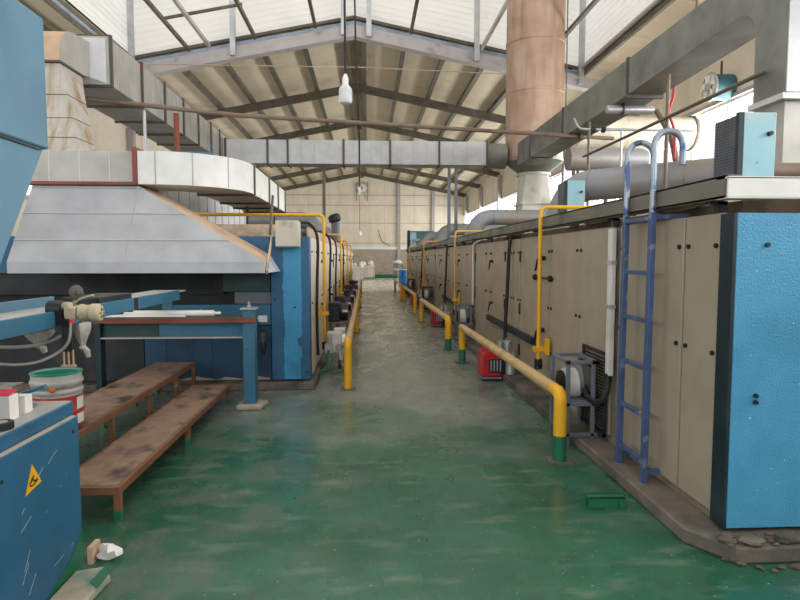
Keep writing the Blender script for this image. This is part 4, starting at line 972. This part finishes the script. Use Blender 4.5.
# pipe rack across the hall at the left
t = thing('overhead_pipe', 'brown steel pipe spanning the hall above the cross duct', 'pipe', (0, 10.5, 4))
part('pipe', MB().tube([(-3.95, 8.72, 3.81), (-2.0, 9.57, 3.80), (4.5, 10.9, 3.775)], .035, 10), M['rustpipe'], t)
part('clip', MB().box(3.80, 10.66, 3.72, 3.84, 10.76, 3.82), M['seam'], t)
solo('pipe_post', MB().cyl((-2.82, 9.25, 2.615), (-2.82, 9.25, 3.74), .04, n=12), M['rust'], 'red-brown post under the overhead pipe behind the elbow duct', 'post')
solo('pipe_post', MB().cyl((-3.22, 9.08, 2.615), (-3.22, 9.08, 3.74), .022, n=10), M['silver'], 'thin silver post beside the long roof duct, nearer than the red-brown post', 'post')
solo('cable_tray', MB().box(-3.9, 10.9, 3.42, -2.7, 10.96, 3.47).box(-2.74, 10.9, 2.615, -2.70, 10.96, 3.42), M['blue_light'], 'blue and brown tray bracket under the long roof duct', 'bracket')

# ------------------------------------------------------------------ overhead ducts, right
t = thing('filter_box', 'pale blue box with a black mesh side on the near corner of the right oven', 'filter box', (2.6, 4.05, 2.046))
part('front_plate', MB().box(2.49, 3.90, 2.046, 2.71, 3.93, 2.56), M['teal'], t, .004)
part('case', MB().box(2.47, 3.93, 2.046, 2.71, 4.20, 2.55), M['blackmetal'], t)
ms = MB()
for k in range(13): ms.box(2.462, 3.94+k*.02, 2.05, 2.466, 3.945+k*.02, 2.54)
for k in range(24): ms.box(2.462, 3.93, 2.06+k*.02, 2.466, 4.2, 2.065+k*.02)
part('mesh_side', ms, M['greyframe'], t, label='black wire mesh')
part('corner_post', MB().box(2.455, 3.90, 2.046, 2.49, 3.935, 2.56), M['navy'], t)
part('outlet_pipe', MB().cyl((2.71, 4.0, 2.19), (3.4, 4.0, 2.19), .06, n=16).cyl((2.73, 4.0, 2.19), (2.75, 4.0, 2.19), .066, n=16), M['rustpipe'], t)
part('stop_knob', MB().cyl((2.66, 3.90, 2.42), (2.66, 3.87, 2.42), .015, n=10), M['black'], t)
copy_tree(t, (.0, 3.5, .0), 'pale teal filter box in front of the bent grey duct, behind the first gas riser')
elbow_duct(3.1, 4.75, 8.8, 7.3, 2.66, .22, 1.93, 'large grey round duct with bent end right behind the ladder hooks', 1, 24)
for x_in, y, r, lab in ((2.72, 14.12, .18, 'tan-grey round duct bending down in front of the stack base'), (2.66, 20.2, .19, 'third round duct along the right oven, beyond the stack'), (2.66, 26.6, .2, 'farthest round duct along the right oven, near the teal cabinet')):
    elbow_duct(x_in, x_in+2.3, y, y, 2.56, r, 1.93, lab, 1, 18)
# rectangular trunk
t = thing('trunk_duct', 'large dull grey rectangular trunk duct running overhead to the stack', 'duct', (3.84, 9, 2.0))
P = [(14.35, 4.33), (5.35, 4.33), (5.18, 4.28), (5.10, 4.12), (5.10, 3.02), (5.52, 3.02), (5.52, 3.66)]
for k in range(1, 7):
    a = math.pi-math.pi/2*k/6; P.append((5.78+.26*math.cos(a), 3.66+.26*math.sin(a)))
P += [(9.0, 3.83), (14.35, 3.81)]
part('sheet_body', MB().prism([(3.6, y, z) for y, z in P], (.48, 0, 0)), M['galv_grey'], t)
part('drop_flange', MB().box(3.57, 5.07, 2.97, 4.11, 5.55, 3.02), M['galv'], t)
part('lower_drop', MB().box(3.64, 5.14, 1.94, 4.06, 5.48, 2.97), M['galv_dull'], t)
part('front_sheet', MB().box(3.61, 5.085, 3.03, 4.07, 5.098, 4.10), M['galv'], t, label='bright galvanised front sheet')
for y in (8.25, 11.0, 13.2): part('flange', MB().box(3.58, y, 3.80, 4.10, y+.05, 4.35), M['seam'], t)
for y in (7.0, 11.6): part('hanger_rod', MB().cyl((3.84, y, 4.36), (3.84, y, roof_z(3.84)-.16), .012, n=6), M['steel_dark'], t)
t = thing('silencer', 'small silver cylinder slung crosswise under the grey trunk duct', 'silencer', (3.84, 8.7, 3.74))
part('cylinder', MB().lathe((3.48, 8.7, 3.75), (1, 0, 0), [(.05, 0), (.06, .01), (.06, .68), (.05, .69)], 18), M['silver'], t)
part('strap', MB().box(3.70, 8.63, 3.68, 3.72, 8.77, 3.83), M['blackmetal'], t)
# stack
t = thing('exhaust_stack', 'tall brown cylindrical stack with a pale hopper foot rising to the roof', 'chimney', (4.2, 15.1, 1.93))
part('cylinder', MB().lathe((4.2, 15.1, 4.08), (0, 0, 1), [(.71, 0), (.71, .55), (.72, .56), (.72, .60), (.71, .61), (.71, 1.55), (.72, 1.56), (.72, 1.6), (.71, 1.61), (.71, 2.75), (.725, 2.76), (.725, 2.84), (.71, 2.85), (.71, 5.8)], 40), M['chimney'], t)
part('cone', MB().lathe((4.2, 15.1, 3.72), (0, 0, 1), [(.38, 0), (.40, .02), (.72, .27), (.72, .36)], 40), M['galv_grey'], t)
part('collar', MB().lathe((4.2, 15.1, 3.66), (0, 0, 1), [(.42, 0), (.42, .06)], 32), M['concrete_pipe'], t)
n = 32; r1 = []; r2 = []
for k in range(n):
    a = 2*math.pi*k/n; r1.append((4.2+.38*math.cos(a), 15.1+.38*math.sin(a), 3.67))
    q = max(abs(math.cos(a)), abs(math.sin(a))); r2.append((4.2+.36*math.cos(a)/q, 15.1+.36*math.sin(a)/q, 2.95))
part('transition', MB().loft([r2, r1]), M['concrete_pipe'], t)
part('base', MB().box(3.84, 14.74, 1.935, 4.56, 15.46, 2.93).box(3.80, 14.70, 2.93, 4.60, 15.50, 2.96), M['concrete_pipe'], t)
# cream and grey round ducts to the wall
t = thing('round_duct', 'thick cream round duct running out to the right wall window', 'duct', (6.3, 14.2, 4.2))
part('pipe', MB().cyl((4.95, 14.2, 4.57), (7.78, 14.2, 4.57), .38, n=32), M['duct_cream'], t)
part('wall_ring', MB().cyl((7.70, 14.2, 4.57), (7.76, 14.2, 4.57), .41, n=32), M['steel_dark'], t)
part('joint_band', MB().cyl((6.1, 14.2, 4.57), (6.14, 14.2, 4.57), .385, n=32), M['duct_cream'], t)
part('stand', MB().box(5.05, 14.3, 1.94, 5.09, 14.4, 4.25), M['steel_dark'], t)
t = thing('round_duct', 'grey-blue round duct end below the thick cream duct', 'duct', (5.0, 12.5, 3.4))
part('pipe', MB().lathe((4.2, 12.5, 3.66), (1, 0, 0), [(.235, 0), (.235, 1.55), (.2, 1.66), (.1, 1.7)], 28), M['duct_round'], t)
for x in (4.3, 5.0): part('stand', MB().box(x, 12.46, 1.94, x+.05, 12.54, 3.45), M['steel_dark'], t)
# pipes in front of the trunk
for x, y, lab in ((3.56, 9.6, 'thin brown post under the trunk duct, nearer the stack'), (3.58, 7.1, 'thin brown post under the trunk duct, behind the ladder hook')):
    solo('pipe_post', MB().cyl((x, y, 1.935), (x, y, 3.775), .022, n=10), M['rustpipe'], lab, 'post')
solo('rod', MB().cyl((3.515, 5.2, 3.24), (3.515, 9.7, 3.24), .02, n=10), M['steel_dark'], 'long dark rod running below the grey trunk duct', 'rod')
t = thing('valve_pipe', 'slim grey pipe with two black valves crossing below the trunk duct', 'pipe', (3.8, 9.0, 3.4))
part('pipe', MB().tube(bend([(3.12, 9.05, 3.70), (3.2, 9.05, 3.54), (5.0, 9.05, 3.54)], .08), .02, 10), M['silver'], t)
for x in (3.42, 3.58): part('valve', MB().lathe((x-.04, 9.05, 3.54), (1, 0, 0), [(.02, 0), (.05, .02), (.05, .06), (.02, .08)], 12), M['blackmetal'], t)
part('drop_leg', MB().cyl((3.86, 9.05, 1.935), (3.86, 9.05, 3.54), .018, n=8), M['silver'], t)
solo('hose', MB().tube(spline([(4.12, 8, 3.95), (4.11, 8, 3.75), (4.06, 8, 3.55), (4.14, 8, 3.3), (4.15, 8, 2.95)]), .018, 8), M['redhose'], 'red hose hanging from the grey trunk duct', 'hose')
solo('hose', MB().tube(spline([(4.22, 8.7, 3.75), (4.28, 8.65, 3.62), (4.42, 8.6, 3.3), (4.52, 8.6, 2.85)]), .045, 10), M['rustpipe'], 'brown hose drooping behind the ladder hooks', 'hose')

# wall fans
def wall_fan(c, ax, r, depth, label, frame=False):
    t = thing('wall_fan', label, 'fan', c)
    c = Vector(c); ax = Vector(ax)
    part('housing', MB().cyl(c-ax*depth, c-ax*.025, r*.92, n=28), M['teal_dark'], t)
    u = ax.orthogonal().normalized(); w = ax.cross(u)
    part('ring', MB().tube([c+(u*math.cos(a)+w*math.sin(a))*r for a in [2*math.pi*k/28 for k in range(28)]], .022, 8, closed=True), M['silver'], t)
    part('hub', MB().lathe(c, ax, [(.09, 0), (.09, .04), (.04, .07)], 14), M['galv_dull'], t)
    for k in range(5):
        a = 2*math.pi*k/5; q = []
        for rr, da in ((.08, -.3), (r*.9, -.42), (r*.93, .32), (.08, .3)): q.append(c+ax*(.02 if da < 0 else .045)+(u*math.cos(a+da)+w*math.sin(a+da))*rr)
        part('blade', MB().prism(q, ax*.006), M['white_plastic'], t)
    part('back_disc', MB().cyl(c-ax*.02, c-ax*.01, r*.91, n=28), M['white_plastic'], t)
    if frame: part('mount_frame', MB().box(c.x-r*1.1, c.y+.03, c.z-r*2.6, c.x-r*1.0, c.y+.1, c.z+r*1.2).box(c.x+r*1.0, c.y+.03, c.z-r*2.6, c.x+r*1.1, c.y+.1, c.z+r*1.2), M['steel_dark'], t)
    else: part('wall_bracket', MB().bar((c.x+.25, c.y, c.z+r*.9), (c.x+.25, c.y, c.z+r*1.9), .03, .04), M['steel_dark'], t)
wall_fan((7.34, 12.75, 5.25), (-1, 0, 0), .29, .45, 'round white fan on the right wall above the window band')
wall_fan((-.36, 48.0, 7.12), (0, -1, 0), .40, .15, 'round white fan high on the cream end wall', True)

# hanging lamps
t = thing('hanging_lamp', 'white bulb lamp hanging on a black cord under the pale front beam', 'lamp', (-.27, 8.0, 3.6))
part('bulb', MB().lathe((-.27, 8.0, 3.60), (0, 0, 1), [(.04, 0), (.075, .01), (.088, .03), (.088, .17), (.08, .20), (.05, .235), (.04, .25)], 24), M['bulb'], t)
part('socket', MB().lathe((-.27, 8.0, 3.85), (0, 0, 1), [(.04, 0), (.042, .08), (.03, .1), (.02, .13)], 16), M['white_plastic'], t)
part('cord', MB().cyl((-.27, 8.0, 3.97), (-.30, 8.0, 9.88), .014, n=8), M['black'], t)
t = thing('hanging_lamp', 'tiny white bulb at the end of a long thin cable before the end wall', 'lamp', (-.14, 12.0, 2.05))
part('bulb', MB().lathe((-.14, 12.0, 2.03), (0, 0, 1), [(.01, 0), (.035, .02), (.035, .07), (.015, .1)], 14), M['bulb'], t)
part('cord', MB().tube([(-.14, 12.0, 2.12), (-.14, 12.0, 3.0)], .004, 6), M['black'], t)
part('cable', MB().tube([(-.14, 12.0, 3.0), (-.14, 12.0, 3.9), (-.20, 12.0, 5.6), (-.27, 12.0, 9.88)], .017, 8), M['black'], t)
part('connector', MB().cyl((-.14, 12.0, 2.85), (-.14, 12.0, 3.1), .014, n=8), M['white_plastic'], t)
solo('stay_wire', MB().tube([(-6.2, 17.0, 6.84), (0, 16.9, 6.82), (6.3, 17.0, 6.66)], .012, 6), M['wirecolor'], 'thin pale wire stretched across the hall below the pale front beam', 'wire')
solo('hanging_rod', MB().cyl((-3.55, 12.6, 5.0), (-3.6, 12.6, 7.4), .012, n=6), M['steel_dark'], 'thin dark rod hanging at the long left roof duct', 'rod') if False else None
solo('cable', MB().tube(spline([(.9, 48.12, 3.9), (1.2, 48.12, 3.0), (1.9, 48.12, 2.5)]), .018, 6), M['black'], 'black cable curving down the cream end wall', 'cable')

# ------------------------------------------------------------------ left row floor gear
t = thing('gas_burner', 'white and silver gas burner with a small wheel beside the striped blue panel', 'burner', (-.45, 8.5, .09))
part('body', MB().box(-.565, 8.35, .28, -.36, 8.60, .56), M['white_sheet'], t, .012)
part('fan_housing', MB().cyl((-.36, 8.5, .42), (-.28, 8.5, .42), .11, n=20), M['silver'], t)
part('valve_block', MB().box(-.58, 8.2, .30, -.48, 8.35, .42).cyl((-.52, 8.27, .42), (-.52, 8.27, .52), .03, n=10).cyl((-.40, 8.3, .36), (-.40, 8.36, .36), .05, n=12), M['galv_dull'], t)
part('control_box', MB().box(-.48, 8.63, .40, -.32, 8.85, .58), M['white_sheet'], t, .008)
part('stand_leg', MB().bar((-.40, 8.3, .38), (-.36, 8.22, .14), .025, .025).bar((-.33, 8.45, .34), (-.37, 8.24, .14), .025, .025), M['silver'], t)
part('stand_leg', MB().bar((-.55, 8.55, .30), (-.55, 8.55, .09), .03, .03), M['silver'], t)
part('wheel', MB().lathe((-.40, 8.2, .145), (1, 0, 0), [(.04, 0), (.06, .006), (.06, .035), (.04, .04)], 18), M['black'], t)
solo('hose', MB().tube(spline([(-.53, 8.18, .34), (-.53, 8.08, .14), (-.52, 8.0, .11), (-.58, 7.9, .115), (-.62, 7.8, .11)]), .018, 8), M['green_paint'], 'green hose on the floor by the white burner', 'hose')
for i, (y, z0, h) in enumerate(((10.2, .52, .32), (12.2, .50, .32), (15.0, .48, .32), (17.8, .48, .32), (21.5, .48, .32))):
    t = thing('fan_motor', ['black fan motor with a white nameplate behind the first left guard rail', 'second black fan motor along the left oven', 'third black fan motor along the left oven', 'fourth black fan motor along the left oven', 'farthest black fan motor along the left oven'][i], 'motor', (-.45, y, .085), 'black fan motors of the left row')
    part('casing', MB().box(-.66, y, z0, -.46, y+.4, z0+h), M['blackmetal'], t, .02)
    part('drum', MB().cyl((-.46, y+.2, z0+h/2), (-.33, y+.2, z0+h/2), .15, n=20), M['blackmetal'], t)
    part('nameplate', MB().box(-.42, y+.035, z0+h*.5, -.33, y+.055, z0+h*.62), M['white_sheet'], t)
    part('base_plate', MB().box(-.66, y-.02, z0-.03, -.33, y+.42, z0-.002), M['rustpipe'], t)
    for x, yy in ((-.65, y), (-.36, y), (-.65, y+.38), (-.36, y+.38)): part('leg', MB().box(x, yy, .087 if x < -.6 else 0, x+.03, yy+.03, z0-.03), M['greyframe'], t)

# ------------------------------------------------------------------ far end of the hall
t = thing('control_cabinet', 'teal control cabinet towering at the far end of the right oven row', 'cabinet', (2.6, 29.8, 0))
part('body', MB().box(2.02, 29.45, 0, 3.3, 30.3, 2.92), M['teal_dark'], t, .01)
part('side_post', MB().box(1.98, 29.42, 0, 2.10, 29.5, 2.95), M['navy'], t)
part('bright_panel', MB().box(2.12, 29.43, 1.95, 2.42, 29.45, 2.85), M['teal'], t)
part('pipe_cluster', MB().cyl((2.3, 29.4, 2.45), (2.75, 29.4, 2.5), .07, n=12), M['silver'], t)
t = thing('plastic_drum', 'bright blue plastic drum standing at the far end of the aisle', 'drum', (2.0, 32.6, 0))
part('barrel', MB().lathe((2.0, 32.6, 0), (0, 0, 1), [(.24, 0), (.28, .03), (.28, .3), (.29, .32), (.28, .34), (.28, .62), (.29, .64), (.28, .66), (.27, .9), (.22, .95)], 24), M['barrel_blue'], t)
part('lid', MB().cyl((2.0, 32.6, .95), (2.0, 32.6, .99), .2, n=20), M['white_plastic'], t)
def crate(x, y, w, d, h, label, seed):
    t = thing('laundry_crate', label, 'crate', (x, y, 0), 'white crates by the end wall')
    s = MB().box(x-w/2, y-d/2, .18, x+w/2, y-d/2+.03, h).box(x-w/2, y+d/2-.03, .18, x+w/2, y+d/2, h).box(x-w/2, y-d/2, .18, x-w/2+.03, y+d/2, h).box(x+w/2-.03, y-d/2, .18, x+w/2, y+d/2, h).box(x-w/2, y-d/2, .15, x+w/2, y+d/2, .18)
    part('box_sides', s, M['white_sheet'], t)
    r = MB()
    for k in range(5): r.box(x-w/2+.08+k*(w-.2)/4, y-d/2-.012, .2, x-w/2+.11+k*(w-.2)/4, y-d/2, h-.04)
    part('side_rib', r, M['tanprimer'], t)
    for dx in (-1, 1):
        for dy in (-1, 1): part('wheel', MB().cyl((x+dx*w*.4-.02, y+dy*d*.4, .08), (x+dx*w*.4+.02, y+dy*d*.4, .08), .075, n=12), M['black'], t)
    part('rim', MB().box(x-w/2-.03, y-d/2-.03, h-.03, x+w/2+.03, y-d/2, h+.02).box(x-w/2-.03, y+d/2, h-.03, x+w/2+.03, y+d/2+.03, h+.02).box(x-w/2-.03, y-d/2, h-.03, x-w/2, y+d/2, h+.02).box(x+w/2, y-d/2, h-.03, x+w/2+.03, y+d/2, h+.02), M['white_plastic'], t)
    for k, (ox, s2) in enumerate(((-.23, .3), (.23, .36))):
        solo('white_sack', MB().lump((x+ox*w, y, h+s2*.28), w*.2, d*.38, s2*.85, seed+k, 14, 8, .12), M['paper'], label.split(' crate')[0]+[' crate load, lower white sack', ' crate load, higher white sack'][k], 'sack')
crate(0.0, 45.6, 1.2, .9, 1.02, 'wide white crate of cloth against the end wall', 60)
crate(-.62, 41.5, .9, .8, .95, 'narrow white crate of cloth at the left oven end', 70)
t = thing('trolley', 'grey steel trolley with white load by the end wall column', 'trolley', (2.3, 45.0, 0))
fr = MB()
for x in (1.95, 2.65):
    for y in (44.7, 45.3): fr.box(x, y, .08, x+.04, y+.04, 1.1)
fr.box(1.95, 44.7, .25, 2.69, 45.34, .3).box(1.95, 44.7, 1.06, 2.69, 45.34, 1.1)
part('frame', fr, M['greyframe'], t)
for x in (1.97, 2.67):
    for y in (44.72, 45.32): part('wheel', MB().cyl((x-.02, y, .06), (x+.02, y, .06), .06, n=12), M['black'], t)
part('roller', MB().cyl((1.95, 44.95, .75), (2.69, 44.95, .75), .2, n=18), M['silver'], t)
solo('white_sack', MB().lump((2.32, 45.0, 1.285), .33, .26, .16, 81, 14, 8, .25), M['paper'], 'white sack lying on the grey steel trolley', 'sack')
